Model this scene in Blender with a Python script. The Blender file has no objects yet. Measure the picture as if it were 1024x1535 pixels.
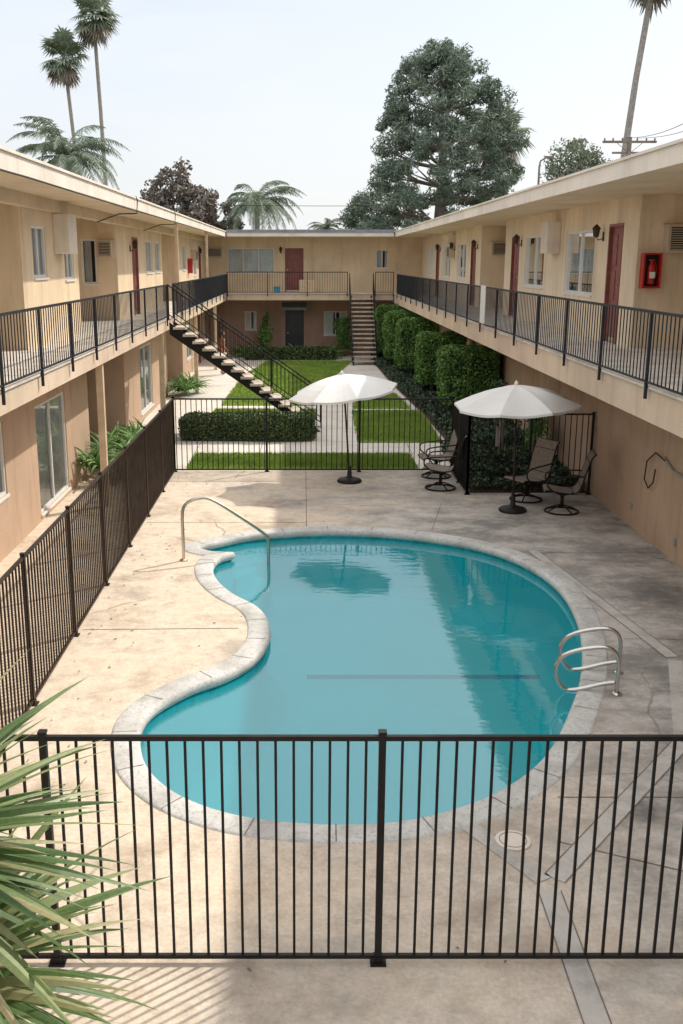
import bpy, bmesh, math, random
import numpy as np
from mathutils import Vector, Matrix, noise as mn
random.seed(7); rng=np.random.default_rng(7)
sc=bpy.context.scene
COL=sc.collection
# ------------------------------------------------------------------ mesh builder
class MB:
    def __init__(s): s.v=[]; s.f=[]; s.m=[]
    def box(s,x0,x1,y0,y1,z0,z1,mi=0):
        if x0>x1:x0,x1=x1,x0
        if y0>y1:y0,y1=y1,y0
        if z0>z1:z0,z1=z1,z0
        b=len(s.v)
        s.v+=[(x0,y0,z0),(x1,y0,z0),(x1,y1,z0),(x0,y1,z0),(x0,y0,z1),(x1,y0,z1),(x1,y1,z1),(x0,y1,z1)]
        for q in ((0,3,2,1),(4,5,6,7),(0,1,5,4),(1,2,6,5),(2,3,7,6),(3,0,4,7)):
            s.f.append([b+i for i in q]); s.m.append(mi)
    def poly(s,pts,mi=0):
        b=len(s.v); s.v+=[tuple(p) for p in pts]; s.f.append(list(range(b,b+len(pts)))); s.m.append(mi)
    def tube(s,pts,r,n=8,mi=0,cap=True,closed=False):
        pts=[Vector(p) for p in pts]; N=len(pts)
        rs=r if isinstance(r,(list,tuple)) else [r]*N
        b=len(s.v); up=None
        for i,p in enumerate(pts):
            if closed: t=pts[(i+1)%N]-pts[i-1]
            else: t=pts[min(i+1,N-1)]-pts[max(i-1,0)]
            t.normalize()
            if up is None:
                a=Vector((0,0,1)) if abs(t.z)<.9 else Vector((0,1,0))
                up=(a-t*a.dot(t)).normalized()
            else:
                up=(up-t*up.dot(t)).normalized()
            sd=t.cross(up)
            for k in range(n):
                an=2*math.pi*(k+.5)/n
                q=p+(up*math.cos(an)+sd*math.sin(an))*rs[i]
                s.v.append(tuple(q))
        rr=N if closed else N-1
        for i in range(rr):
            for k in range(n):
                a=b+i*n+k; c=b+i*n+(k+1)%n; d=b+((i+1)%N)*n+(k+1)%n; e=b+((i+1)%N)*n+k
                s.f.append([a,c,d,e]); s.m.append(mi)
        if cap and not closed:
            s.f.append([b+k for k in range(n)][::-1]); s.m.append(mi)
            s.f.append([b+(N-1)*n+k for k in range(n)]); s.m.append(mi)
    def bar(s,p0,p1,w,mi=0): s.tube([p0,p1],w*.7071,4,mi)
    def lathe(s,prof,cx=0,cy=0,n=24,mi=0):
        b=len(s.v)
        for r,z in prof:
            for k in range(n):
                a=2*math.pi*k/n; s.v.append((cx+r*math.cos(a),cy+r*math.sin(a),z))
        for i in range(len(prof)-1):
            for k in range(n):
                s.f.append([b+i*n+k,b+i*n+(k+1)%n,b+(i+1)*n+(k+1)%n,b+(i+1)*n+k]); s.m.append(mi)
    def addnp(s,V,F,mi=0):
        b=len(s.v); s.v+=[tuple(x) for x in V.tolist()]; s.f+=[[b+i for i in q] for q in F.tolist()]; s.m+=[mi]*len(F)
    def build(s,name,mats,parent=None,smooth=False,loc=None,bevel=0):
        me=bpy.data.meshes.new(name)
        if not isinstance(mats,(list,tuple)): mats=[mats]
        v=s.v
        o=bpy.data.objects.new(name,me)
        if parent is None and loc is None and v:
            a=np.array(v); mnn=a.min(0); mx=a.max(0); loc=((mnn[0]+mx[0])/2,(mnn[1]+mx[1])/2,mnn[2])
            v=(a-np.array(loc)).tolist()
        me.from_pydata(v,[],s.f)
        for mm in mats: me.materials.append(mm)
        me.polygons.foreach_set('material_index',s.m)
        if smooth: me.polygons.foreach_set('use_smooth',[True]*len(s.f))
        me.update()
        COL.objects.link(o)
        if loc is not None: o.location=loc
        if parent: o.parent=parent
        if bevel:
            md=o.modifiers.new('bevel','BEVEL'); md.width=bevel; md.segments=2; md.limit_method='ANGLE'
        return o
def empty(name,loc=(0,0,0),rz=0):
    e=bpy.data.objects.new(name,None); e.location=loc; e.rotation_euler=(0,0,rz); e.empty_display_size=.2
    COL.objects.link(e); return e
# ------------------------------------------------------------------ materials
def nt(name):
    m=bpy.data.materials.new(name); m.use_nodes=True; t=m.node_tree
    for n in list(t.nodes): t.nodes.remove(n)
    return m,t
def N(t,ty,**k):
    n=t.nodes.new(ty)
    for a,b in k.items(): setattr(n,a,b)
    return n
def pos(t,sx=1,sy=1,sz=1):
    g=N(t,'ShaderNodeNewGeometry'); mp=N(t,'ShaderNodeMapping'); mp.inputs['Scale'].default_value=(sx,sy,sz)
    t.links.new(g.outputs['Position'],mp.inputs['Vector']); return mp.outputs['Vector']
def noi(t,vec,scale,detail=4,rough=.55):
    n=N(t,'ShaderNodeTexNoise'); n.inputs['Scale'].default_value=scale; n.inputs['Detail'].default_value=detail; n.inputs['Roughness'].default_value=rough
    t.links.new(vec,n.inputs['Vector']); return n.outputs['Fac']
def ramp(t,fac,stops):
    r=N(t,'ShaderNodeValToRGB'); e=r.color_ramp.elements
    while len(e)<len(stops): e.new(.5)
    for i,(p,c) in enumerate(stops):
        e[i].position=p; e[i].color=(c[0],c[1],c[2],1) if not isinstance(c,(int,float)) else (c,c,c,1)
    t.links.new(fac,r.inputs['Fac']); return r.outputs['Color']
def mixc(t,fac,a,b,mode='MIX'):
    m=N(t,'ShaderNodeMix',data_type='RGBA',blend_type=mode)
    if isinstance(fac,(int,float)): m.inputs[0].default_value=fac
    else: t.links.new(fac,m.inputs[0])
    for i,x in ((6,a),(7,b)):
        if isinstance(x,(tuple,list)): m.inputs[i].default_value=(x[0],x[1],x[2],1)
        else: t.links.new(x,m.inputs[i])
    return m.outputs[2]
def mth(t,op,a,b=0.):
    m=N(t,'ShaderNodeMath',operation=op)
    for i,x in enumerate((a,b)):
        if isinstance(x,(int,float)): m.inputs[i].default_value=x
        else: t.links.new(x,m.inputs[i])
    return m.outputs[0]
def mul(t,a,b): return mth(t,'MULTIPLY',a,b)
def out(t,sh):
    o=N(t,'ShaderNodeOutputMaterial'); t.links.new(sh,o.inputs['Surface'])
def prin(t,col,rough=.8,metal=0,bump=None,bd=.01,bs=.4,spec=.5):
    p=N(t,'ShaderNodeBsdfPrincipled')
    if isinstance(col,(tuple,list)): p.inputs['Base Color'].default_value=(*col[:3],1)
    else: t.links.new(col,p.inputs['Base Color'])
    if isinstance(rough,(int,float)): p.inputs['Roughness'].default_value=rough
    else: t.links.new(rough,p.inputs['Roughness'])
    p.inputs['Metallic'].default_value=metal
    p.inputs['Specular IOR Level'].default_value=spec
    if bump is not None:
        b=N(t,'ShaderNodeBump'); b.inputs['Strength'].default_value=bs; b.inputs['Distance'].default_value=bd
        t.links.new(bump,b.inputs['Height']); t.links.new(b.outputs['Normal'],p.inputs['Normal'])
    return p
def simple(name,c,var=.15,scale=6,rough=.7,metal=0,bscale=0,bd=.003,spec=.5):
    m,t=nt(name); v=pos(t)
    c0=tuple(x*(1-var) for x in c); c1=tuple(min(1,x*(1+var)) for x in c)
    col=ramp(t,noi(t,v,scale,3),[(.3,c0),(.7,c1)])
    p=prin(t,col,rough,metal,noi(t,v,bscale,2) if bscale else None,bd,.4,spec); out(t,p.outputs[0]); return m
def stucco(name,c,dirt=(.25,.18,.12),damt=.35):
    m,t=nt(name); v=pos(t)
    c0=tuple(x*.86 for x in c); c1=tuple(min(1,x*1.08) for x in c)
    col=ramp(t,noi(t,v,.9,5,.6),[(.3,c0),(.7,c1)])
    st=ramp(t,noi(t,pos(t,3,3,.35),1.2,4,.6),[(.5,0.),(.78,1.)])
    col=mixc(t,mul(t,st,damt),col,dirt)
    p=prin(t,col,.9,0,noi(t,v,45,3,.7),.012,.5,.2); out(t,p.outputs[0]); return m
M={}
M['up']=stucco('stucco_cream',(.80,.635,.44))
M['upR']=stucco('stucco_cream_side',(.85,.71,.53))
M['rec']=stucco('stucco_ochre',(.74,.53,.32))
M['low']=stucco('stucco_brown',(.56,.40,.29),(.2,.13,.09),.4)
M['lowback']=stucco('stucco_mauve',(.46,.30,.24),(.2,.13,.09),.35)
M['band']=stucco('stucco_band',(.72,.565,.43),(.3,.2,.14),.3)
M['fascia']=stucco('fascia_paint',(.82,.74,.64),(.4,.3,.2),.25)
M['soffit']=stucco('soffit_paint',(.77,.63,.46),(.4,.28,.16),.2)
M['nose']=simple('slab_nosing',(.68,.63,.57),.2,3)
M['roof']=simple('roof_membrane',(.42,.42,.43),.2,1)
M['parapet']=simple('parapet_metal',(.22,.25,.30),.2,3,.5)
M['black']=simple('black_painted_metal',(.014,.012,.011),.3,8,.5,spec=.3)
M['bronze']=simple('bronze_painted_metal',(.038,.026,.019),.4,5,.55,spec=.3)
M['blue']=simple('dark_painted_metal',(.020,.024,.034),.3,8,.5,spec=.3)
M['white']=simple('white_vinyl',(.75,.74,.70),.06,8,.5)
M['door']=simple('door_red_brown',(.25,.08,.065),.2,6,.45)
M['doord']=simple('door_dark',(.035,.04,.055),.2,6,.4)
M['ac']=simple('ac_beige',(.56,.47,.36),.1,8,.6)
M['dark']=simple('dark_void',(.02,.02,.02),.2)
M['red']=simple('red_enamel',(.45,.02,.015),.15,8,.35)
M['brass']=simple('brass_sconce',(.06,.04,.03),.2,8,.4,.6)
M['wood']=simple('painted_post',(.64,.49,.33),.15,5,.7)
M['tread']=simple('concrete_tread',(.58,.49,.40),.25,6,.85)
M['hose']=simple('black_cable',(.02,.02,.02),.1)
M['pvc']=simple('grey_pipe',(.35,.33,.30),.1)
M['curtain']=simple('curtain_fabric',(.82,.81,.77),.12,3,.9)
def glass_mat():
    m,t=nt('window_glass')
    f=N(t,'ShaderNodeFresnel'); f.inputs['IOR'].default_value=1.45
    g=N(t,'ShaderNodeBsdfGlossy'); g.inputs['Roughness'].default_value=.02; g.inputs['Color'].default_value=(.9,.95,1,1)
    tr=N(t,'ShaderNodeBsdfTransparent'); tr.inputs['Color'].default_value=(.80,.83,.85,1)
    mx=N(t,'ShaderNodeMixShader'); t.links.new(f.outputs[0],mx.inputs[0]); t.links.new(tr.outputs[0],mx.inputs[1]); t.links.new(g.outputs[0],mx.inputs[2])
    out(t,mx.outputs[0]); return m
M['glass']=glass_mat()
def water_mat():
    m,t=nt('pool_water'); v=pos(t)
    b=N(t,'ShaderNodeBump'); b.inputs['Strength'].default_value=.08; b.inputs['Distance'].default_value=.02
    t.links.new(noi(t,pos(t,1.6,3.2,1),2.6,3,.5),b.inputs['Height'])
    f=N(t,'ShaderNodeFresnel'); f.inputs['IOR'].default_value=2.3; t.links.new(b.outputs[0],f.inputs['Normal'])
    g=N(t,'ShaderNodeBsdfGlossy'); g.inputs['Roughness'].default_value=.0; t.links.new(b.outputs[0],g.inputs['Normal'])
    tr=N(t,'ShaderNodeBsdfTransparent'); tr.inputs['Color'].default_value=(.55,1.,1.,1)
    df=N(t,'ShaderNodeBsdfDiffuse'); df.inputs['Color'].default_value=(.01,.66,.78,1)   # light scattered back by the water body
    m1=N(t,'ShaderNodeMixShader'); m1.inputs[0].default_value=.30; t.links.new(tr.outputs[0],m1.inputs[1]); t.links.new(df.outputs[0],m1.inputs[2])
    mx=N(t,'ShaderNodeMixShader'); t.links.new(f.outputs[0],mx.inputs[0]); t.links.new(m1.outputs[0],mx.inputs[1]); t.links.new(g.outputs[0],mx.inputs[2])
    out(t,mx.outputs[0]); return m
M['water']=water_mat()
M['plaster']=simple('pool_plaster',(.07,.90,.98),.05,1.2,.7)
M['tile']=simple('pool_waterline_tile',(.06,.52,.58),.35,9,.3)
M['lane']=simple('lane_tile',(.004,.02,.22),.3,12,.4)
def coping_mat():
    m,t=nt('coping_stone'); v=pos(t)
    col=ramp(t,noi(t,v,2.5,6,.65),[(.3,(.44,.43,.40)),(.55,(.64,.63,.60)),(.8,(.74,.73,.71))])
    sp=ramp(t,noi(t,v,30,3,.7),[(.50,0.),(.70,.7)])
    col=mixc(t,sp,col,(.33,.31,.28))
    p=prin(t,col,.8,0,noi(t,v,60,2),.005,.4); out(t,p.outputs[0]); return m
M['coping']=coping_mat()
def deck_mat(name='deck_concrete',warm=(.78,.665,.535),grey=(.61,.575,.535)):
    m,t=nt(name); v=pos(t)
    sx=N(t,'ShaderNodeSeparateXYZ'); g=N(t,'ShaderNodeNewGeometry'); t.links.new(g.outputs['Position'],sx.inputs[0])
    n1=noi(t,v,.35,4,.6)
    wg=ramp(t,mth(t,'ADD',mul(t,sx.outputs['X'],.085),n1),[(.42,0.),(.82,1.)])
    base=mixc(t,wg,warm,grey)  # grey side carries staining plus the right wing's shade, put into the colour
    bl=ramp(t,noi(t,v,1.1,6,.68),[(.30,(.66,.62,.58)),(.50,(1,1,1)),(.75,(1.0,.95,.89))])
    col=mixc(t,1.,base,bl,'MULTIPLY')
    bl2=ramp(t,noi(t,v,5.5,6,.78),[(.35,(.80,.78,.76)),(.55,(1,1,1))])
    col=mixc(t,1.,col,bl2,'MULTIPLY')
    fine=ramp(t,noi(t,v,30,3,.75),[(.3,(.82,.82,.82)),(.6,(1,1,1))])
    col=mixc(t,1.,col,fine,'MULTIPLY')
    rs=ramp(t,noi(t,pos(t,1,.7,1),.8,6,.7),[(.57,0.),(.67,.38),(.8,.1)])
    col=mixc(t,rs,col,(.50,.36,.24))
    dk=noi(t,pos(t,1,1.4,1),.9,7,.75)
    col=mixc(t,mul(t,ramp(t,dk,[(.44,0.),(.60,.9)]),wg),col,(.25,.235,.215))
    dk2=noi(t,pos(t,.6,2.2,1),1.7,6,.72)
    col=mixc(t,ramp(t,dk2,[(.60,0.),(.70,.55)]),col,(.36,.31,.26))
    # mildew blotches where water stands: beside the grab rail, at the drain, along the right wall
    ragged=noi(t,v,3.2,7,.8)
    for (cx,cy,r,amt) in [(4.0,9.7,.75,.9),(3.55,8.1,.55,.95),(4.7,12.6,1.2,.8),(2.75,7.15,.45,.9),(4.9,10.6,.9,.8),(4.6,14.6,.9,.6),(-2.3,12.6,.5,.35),(-.2,17.6,.8,.35),(2.4,18.0,.9,.45)]:
        dv=N(t,'ShaderNodeVectorMath',operation='DISTANCE'); t.links.new(g.outputs['Position'],dv.inputs[0]); dv.inputs[1].default_value=(cx,cy,0)
        near=ramp(t,mth(t,'ADD',mul(t,dv.outputs['Value'],.5/r),mul(t,ragged,.9)),[(.50,amt),(.80,0.)])
        col=mixc(t,near,col,(.16,.15,.14))
    nz=N(t,'ShaderNodeTexNoise'); nz.inputs['Scale'].default_value=1.6; nz.inputs['Detail'].default_value=5; t.links.new(v,nz.inputs['Vector'])
    wv=mixc(t,.35,v,nz.outputs['Color'],'ADD')
    vo=N(t,'ShaderNodeTexVoronoi',feature='DISTANCE_TO_EDGE'); vo.inputs['Scale'].default_value=.22; t.links.new(wv,vo.inputs['Vector'])
    ck=ramp(t,vo.outputs['Distance'],[(0.,1.),(.0010,1.),(.0022,0.)])
    msk=ramp(t,noi(t,v,.45,2),[(.48,0.),(.58,.7)])
    col=mixc(t,mul(t,ck,msk),col,(.20,.15,.12))
    p=prin(t,col,.88,0,noi(t,v,70,3,.7),.004,.5,.25); out(t,p.outputs[0]); return m
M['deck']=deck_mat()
def path_mat():
    m,t=nt('path_concrete'); v=pos(t)
    col=ramp(t,noi(t,v,.8,6,.7),[(.3,(.54,.49,.43)),(.5,(.70,.65,.58)),(.7,(.76,.71,.65))])
    p=prin(t,col,.9,0,None,spec=.2); out(t,p.outputs[0]); return m
M['path']=path_mat()
def patch_mat():
    m,t=nt('patched_concrete'); v=pos(t)
    col=ramp(t,noi(t,v,2.2,7,.75),[(.32,(.34,.32,.29)),(.5,(.52,.495,.455)),(.7,(.60,.57,.53))])
    p=prin(t,col,.9); out(t,p.outputs[0]); return m
M['patch']=patch_mat()
M['joint']=simple('joint_dark',(.20,.165,.135),.3,5,.9)
M['soil']=simple('soil_earth',(.12,.075,.05),.4,3,.95)
def ground_mat():
    m,t=nt('ground_earth'); v=pos(t)
    p=prin(t,ramp(t,noi(t,v,.05,5,.6),[(.35,(.10,.11,.05)),(.6,(.20,.17,.12))]),.95); out(t,p.outputs[0]); return m
M['ground']=ground_mat()
def leafmat(name,cs,trans=0,rough=.6,spec=.3):
    m,t=nt(name)
    g=N(t,'ShaderNodeNewGeometry')
    col=ramp(t,g.outputs['Random Per Island'],[(i/(len(cs)-1),c) for i,c in enumerate(cs)])
    v=pos(t); col=mixc(t,.6,col,ramp(t,noi(t,v,1.2,2),[(.35,(.6,.65,.65)),(.65,(1.,1.,1.))]),'MULTIPLY')
    p=prin(t,col,rough,0,None,spec=spec)
    if trans:
        tr=N(t,'ShaderNodeBsdfTranslucent'); t.links.new(col,tr.inputs['Color'])
        mx=N(t,'ShaderNodeMixShader'); mx.inputs[0].default_value=trans
        t.links.new(p.outputs[0],mx.inputs[1]); t.links.new(tr.outputs[0],mx.inputs[2]); out(t,mx.outputs[0])
    else: out(t,p.outputs[0])
    return m
M['hedge']=leafmat('hedge_leaf',[(.06,.12,.03),(.13,.25,.06),(.25,.42,.11)])
M['hedge2']=leafmat('boxwood_leaf',[(.05,.08,.03),(.09,.14,.05),(.17,.23,.08)])
M['ivy']=leafmat('ivy_leaf',[(.03,.055,.035),(.055,.09,.05),(.11,.16,.085)])
M['pine']=leafmat('pine_needle_hazed',[(.16,.21,.17),(.22,.28,.21),(.31,.36,.27)])  # needles lightened and greyed: distance haze put into the colour
M['palm']=leafmat('palm_frond_hazed',[(.20,.25,.18),(.28,.34,.24),(.38,.43,.32)],.2)  # far palms only; haze painted in as paler greens
M['dead']=leafmat('dead_frond',[(.32,.28,.22),(.38,.33,.27),(.26,.23,.20)])
M['magn']=leafmat('bronze_leaf_hazed',[(.18,.17,.14),(.26,.21,.18),(.34,.28,.23)])  # leaf colour lightened to stand for haze over the far trees
M['broad']=leafmat('broad_leaf_hazed',[(.21,.24,.17),(.29,.33,.23),(.38,.41,.31)])  # pale, desaturated tones imitate distance haze on the foliage
M['shrub']=leafmat('shrub_leaf',[(.10,.20,.05),(.18,.33,.10),(.30,.46,.17)],.2)
M['blade']=leafmat('grass_blade',[(.20,.31,.05),(.30,.43,.08),(.44,.55,.14)])
M['bark']=simple('bark',(.26,.22,.19),.35,6,.95)
M['palmbark']=simple('palm_bark',(.34,.31,.28),.3,8,.95,0,9,.03)
def lawn_mat():
    m,t=nt('lawn_turf'); v=pos(t)
    col=ramp(t,noi(t,v,1.2,6,.7),[(.3,(.15,.24,.04)),(.5,(.25,.38,.07)),(.72,(.40,.45,.15))])
    p=prin(t,col,.95,0,noi(t,v,40,2),.03,.8,.1); out(t,p.outputs[0]); return m
M['lawn']=lawn_mat()
M['canvas']=simple('umbrella_canvas',(.80,.79,.765),.04,2,.85)
M['sling']=simple('sling_fabric',(.25,.21,.175),.2,20,.9,spec=.1)
M['steel']=simple('stainless_steel',(.62,.60,.56),.08,5,.22,1.)
M['brassy']=simple('weathered_steel',(.62,.54,.44),.12,5,.28,1.)
M['timber']=simple('pole_timber',(.24,.20,.17),.3,3,.9)

# ------------------------------------------------------------------ ground, deck, pool
key=[(-1.30,15.08),(-.81,15.47),(.05,15.72),(.93,15.72),(1.77,15.47),(2.56,15.0),(3.06,14.38),(3.37,13.52),(3.46,12.59),(3.37,11.57),(3.17,10.6),(2.91,9.76),(2.65,9.12),(2.39,8.54),(2.14,8.09),(1.86,7.73),(1.52,7.42),(1.16,7.2),(.77,7.05),(.34,7.0),(-.08,7.03),(-.45,7.11),(-.79,7.27),(-1.09,7.51),(-1.33,7.85),(-1.48,8.28),(-1.53,8.75),(-1.43,9.15),(-1.14,9.59),(-.82,9.89),(-.55,10.31),(-.40,10.91),(-.43,11.58),(-.60,12.11),(-.93,12.59),(-1.18,13.15),(-1.30,13.75),(-1.24,14.22),(-1.04,14.50),(-1.38,14.58),(-1.60,14.80)]
def catmull(P,n):
    R=[]; L=len(P)
    for i in range(L):
        p0,p1,p2,p3=[Vector((*P[(i+k-1)%L],0)) for k in range(4)]
        for j in range(n):
            u=j/n
            q=.5*((2*p1)+(-p0+p2)*u+(2*p0-5*p1+4*p2-p3)*u*u+(-p0+3*p1-3*p2+p3)*u**3)
            R.append((q.x,q.y))
    return R
OUT=catmull(key,5)
area=sum(OUT[i][0]*OUT[(i+1)%len(OUT)][1]-OUT[(i+1)%len(OUT)][0]*OUT[i][1] for i in range(len(OUT)))
SG=1 if area<0 else -1   # outward sign
def offset(P,d):
    L=len(P); R=[]
    for i in range(L):
        a=Vector(P[i-1]); b=Vector(P[(i+1)%L]); t=(b-a).normalized()
        nrm=Vector((-t.y,t.x))*SG
        R.append(Vector(P[i])+nrm*d)
    W=26
    for _ in range(3):
        for i in range(L):
            hit=None
            for j in range(i+2,i+W):
                a,b=R[i],R[(i+1)%L]; c,e=R[j%L],R[(j+1)%L]
                r=b-a; s2=e-c; den=r.x*s2.y-r.y*s2.x
                if abs(den)<1e-9: continue
                w=c-a; t1=(w.x*s2.y-w.y*s2.x)/den; t2=(w.x*r.y-w.y*r.x)/den
                if 1e-6<t1<1-1e-6 and 1e-6<t2<1-1e-6: hit=(j,a+r*t1)
            if hit:
                for k in range(i+1,hit[0]+1): R[k%L]=hit[1].copy()
    return [(p.x,p.y) for p in R]
pool=empty('swimming_pool',(0,0,0))
def ring_mesh(name,rings,mat,parent,smooth=True,skip=None):
    m=MB(); L=len(OUT)
    for pts,z in rings:
        for p in pts: m.v.append((p[0],p[1],z))
    for r in range(len(rings)-1):
        for i in range(L):
            a=r*L+i;b=r*L+(i+1)%L;c=(r+1)*L+(i+1)%L;d=(r+1)*L+i
            m.f.append([a,b,c,d]); m.m.append(0)
    return m.build(name,mat,parent,smooth)
CW=.28
offs={d:offset(OUT,d) for d in (0,.01,.035,.06,.25,.27,CW)}
ring_mesh('coping',[(offs[.06],-.09),(offs[.01],-.085),(offs[0],-.04),(offs[.01],.0),(offs[.035],.016),(offs[.06],.019),(offs[.25],.019),(offs[.27],.010),(offs[CW],-.003)],M['coping'],pool)
W0=offset(OUT,.05)
ring_mesh('waterline_tile',[(W0,-.05),(W0,-.24)],M['tile'],pool)
def inset(d): return offset(OUT,-d)
W1=offset(OUT,.045)
ring_mesh('pool_wall',[(W1,-.23),(W1,-.75),(inset(.05),-.92),(inset(.2),-1.0)],M['plaster'],pool)
def fill(name,loops,z,mat,parent):
    bm=bmesh.new(); es=[]
    for lp in loops:
        cl=[]
        for p in lp:
            if not cl or (Vector(cl[-1])-Vector(p)).length>1e-4: cl.append(p)
        if (Vector(cl[0])-Vector(cl[-1])).length<1e-4: cl.pop()
        vs=[bm.verts.new((p[0],p[1],z)) for p in cl]
        es+=[bm.edges.new((vs[i],vs[(i+1)%len(vs)])) for i in range(len(vs))]
    bmesh.ops.triangle_fill(bm,edges=es,use_beauty=True)
    bmesh.ops.recalc_face_normals(bm,faces=bm.faces)
    for f in bm.faces:
        if f.normal.z<0: f.normal_flip()
    me=bpy.data.meshes.new(name); bm.to_mesh(me); bm.free(); me.materials.append(mat)
    o=bpy.data.objects.new(name,me); COL.objects.link(o); o.parent=parent; return o
fill('pool_floor',[inset(.195)],-1.0,M['plaster'],pool)
fill('pool_water',[offset(OUT,.048)],-.115,M['water'],pool)
m=MB(); m.box(.04,3.1,12.08,12.20,-.998,-.994); m.build('lane_line',M['lane'],pool)
m=MB()
for k,(r,z) in enumerate([(.75,-.66),(.5,-.40)]):
    m.lathe([(r,-1.0),(r,z+.03),(r-.03,z),(0,z)],-1.25,14.9,40)
def inside(x,y,P=OUT):
    c=False; j=len(P)-1
    for i in range(len(P)):
        xi,yi=P[i]; xj,yj=P[j]
        if (yi>y)!=(yj>y) and x<(xj-xi)*(y-yi)/(yj-yi)+xi: c=not c
        j=i
    return c
ff=[];mm=[]
for q in m.f:
    if all(inside(m.v[i][0],m.v[i][1]) for i in q): ff.append(q); mm.append(0)
m.f=ff; m.m=mm
m.build('entry_steps',M['plaster'],pool)
m=MB()
L=len(OUT); acc=0; last=0
for i in range(L):
    a=Vector(OUT[i]); b=Vector(OUT[(i+1)%L]); acc+=(b-a).length
    if acc-last>.62:
        last=acc
        p=Vector(offs[.035][i]); q=Vector(offs[.27][i]);
        if (q-p).length<.2: continue
        d=(q-p).normalized(); n=Vector((-d.y,d.x))*.005
        m.poly([(p.x-n.x,p.y-n.y,.0225),(p.x+n.x,p.y+n.y,.0225),(q.x+n.x,q.y+n.y,.0195),(q.x-n.x,q.y-n.y,.0195)])
m.build('coping_joints',M['joint'],pool)
dk=empty('pool_deck',(0,0,0))
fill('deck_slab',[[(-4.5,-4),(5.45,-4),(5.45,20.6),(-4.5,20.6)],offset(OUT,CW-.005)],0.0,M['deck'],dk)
m=MB()
def strip(m,p,q,w,z=.004):
    p=Vector(p);q=Vector(q);d=(q-p).normalized();n=Vector((-d.y,d.x))*w/2
    m.poly([(p.x-n.x,p.y-n.y,z),(q.x-n.x,q.y-n.y,z),(q.x+n.x,q.y+n.y,z),(p.x+n.x,p.y+n.y,z)])
for p,q in [((.05,16.03),(.05,20.5)),((2.1,15.75),(2.5,17.6)),((3.6,14.5),(5.4,14.5)),((3.75,10.95),(5.4,10.95)),((1.95,6.75),(4.2,5.7)),((-2.65,11.25),(-.78,11.3)),((-2.65,16.3),(.05,16.3)),((2.1,7.4),(3.9,7.4)),((1.35,6.95),(1.6,6.6))]:
    strip(m,p,q,.012)
m.build('expansion_joints',M['joint'],dk)
m=MB()
for p,q in [((3.50,14.6),(4.12,10.4)),((4.12,10.3),(3.50,8.41)),((3.48,8.36),(1.80,6.28)),((1.73,6.14),(1.69,3.9)),((1.28,7.0),(1.72,6.26))]:
    strip(m,p,q,.15,.005)
m.build('trench_patches',M['patch'],dk)
m=MB()
for p,q in [((3.50,14.6),(4.12,10.4)),((3.48,8.36),(1.80,6.28)),((1.73,6.14),(1.69,3.9))]:
    p=Vector(p);q=Vector(q);d=(q-p).normalized();n=Vector((-d.y,d.x))*.08
    strip(m,p+n,q+n,.008,.0085); strip(m,p-n,q-n,.008,.0085)
m.build('trench_edges',M['joint'],dk)
m=MB(); m.lathe([(.135,.001),(.135,.012),(.125,.014),(.0,.014)],1.6,6.76,32,0); m.lathe([(.105,.0145),(.105,.0165),(.100,.0165),(.100,.0145)],1.6,6.76,32,1)
m.build('skimmer_lid',[M['fascia'],M['joint']])
m=MB()
for _ in range(170):
    x=random.choice([random.uniform(-2.6,-1.9),random.uniform(-2.6,5.2)]); y=random.uniform(4.3,20.3)
    if inside(x,y): continue
    a=random.uniform(0,6.28); s_=random.uniform(.012,.03); c,s2=math.cos(a)*s_,math.sin(a)*s_
    m.poly([(x-c,y-s2,.006),(x+s2*.4,y-c*.4,.008),(x+c,y+s2,.012),(x-s2*.4,y+c*.4,.018)])
m.build('fallen_leaves',M['dead'])
m=MB(); B=900
for x0,x1,y0,y1 in [(-B,-4.4,-B,B),(5.4,B,-B,B),(-4.4,5.4,-B,-3.9),(-4.4,5.4,20.5,B)]:
    m.poly([(x0,y0,-.012),(x1,y0,-.012),(x1,y1,-.012),(x0,y1,-.012)])
m.build('ground',M['ground'],loc=(0,0,0))
m=MB()
m.poly([(x,y,.0) for x,y in [(-4.5,20.6),(5.45,20.6),(5.45,48),(-4.5,48)]])
m.build('courtyard_path',M['path'])
m=MB()
for y in (22.3,24.1,26,28,30.2,32.4,34.6,37,39.5,42): strip(m,(.35,y),(1.35,y),.015,.004)
for x in (-2.5,-1,2.5,): strip(m,(x,22.35),(x,24.),.015,.004)
m.build('path_joints',M['joint'])
def lawn(name,poly,n):
    m=MB(); b=len(poly)
    m.poly([(x,y,.03) for x,y in poly],0)
    for i in range(b):
        p=poly[i];q=poly[(i+1)%b]; m.poly([(p[0],p[1],0),(q[0],q[1],0),(q[0],q[1],.03),(p[0],p[1],.03)],0)
    xs=[p[0] for p in poly]; ys=[p[1] for p in poly]
    P=rng.uniform((min(xs)-.04,min(ys)-.04),(max(xs)+.04,max(ys)+.04),(n,2))
    for x,y in P:
        if not inside(x+random.uniform(-.05,.05),y+random.uniform(-.05,.05),poly): continue
        h=random.uniform(.03,.075); a=random.uniform(0,6.28); w=.013; dx=math.cos(a)*w; dy=math.sin(a)*w
        lx=random.uniform(-.03,.03); ly=random.uniform(-.03,.03)
        k=len(m.v); m.v+=[(x-dx,y-dy,.012),(x+dx,y+dy,.012),(x+lx,y+ly,.03+h)]; m.f.append([k,k+1,k+2]); m.m.append(1)
    m.build(name,[M['lawn'],M['blade']])
lawn('lawn',[(-2.45,20.75),(2.4,20.75),(2.4,22.3),(-2.45,22.3)],24000)
lawn('lawn',[(1.35,23.9),(3.35,23.9),(3.4,29.0),(1.45,29.0)],26000)
lawn('lawn',[(-2.6,26.9),(.35,26.9),(.35,29.3),(-2.6,29.3)],16000)
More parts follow.
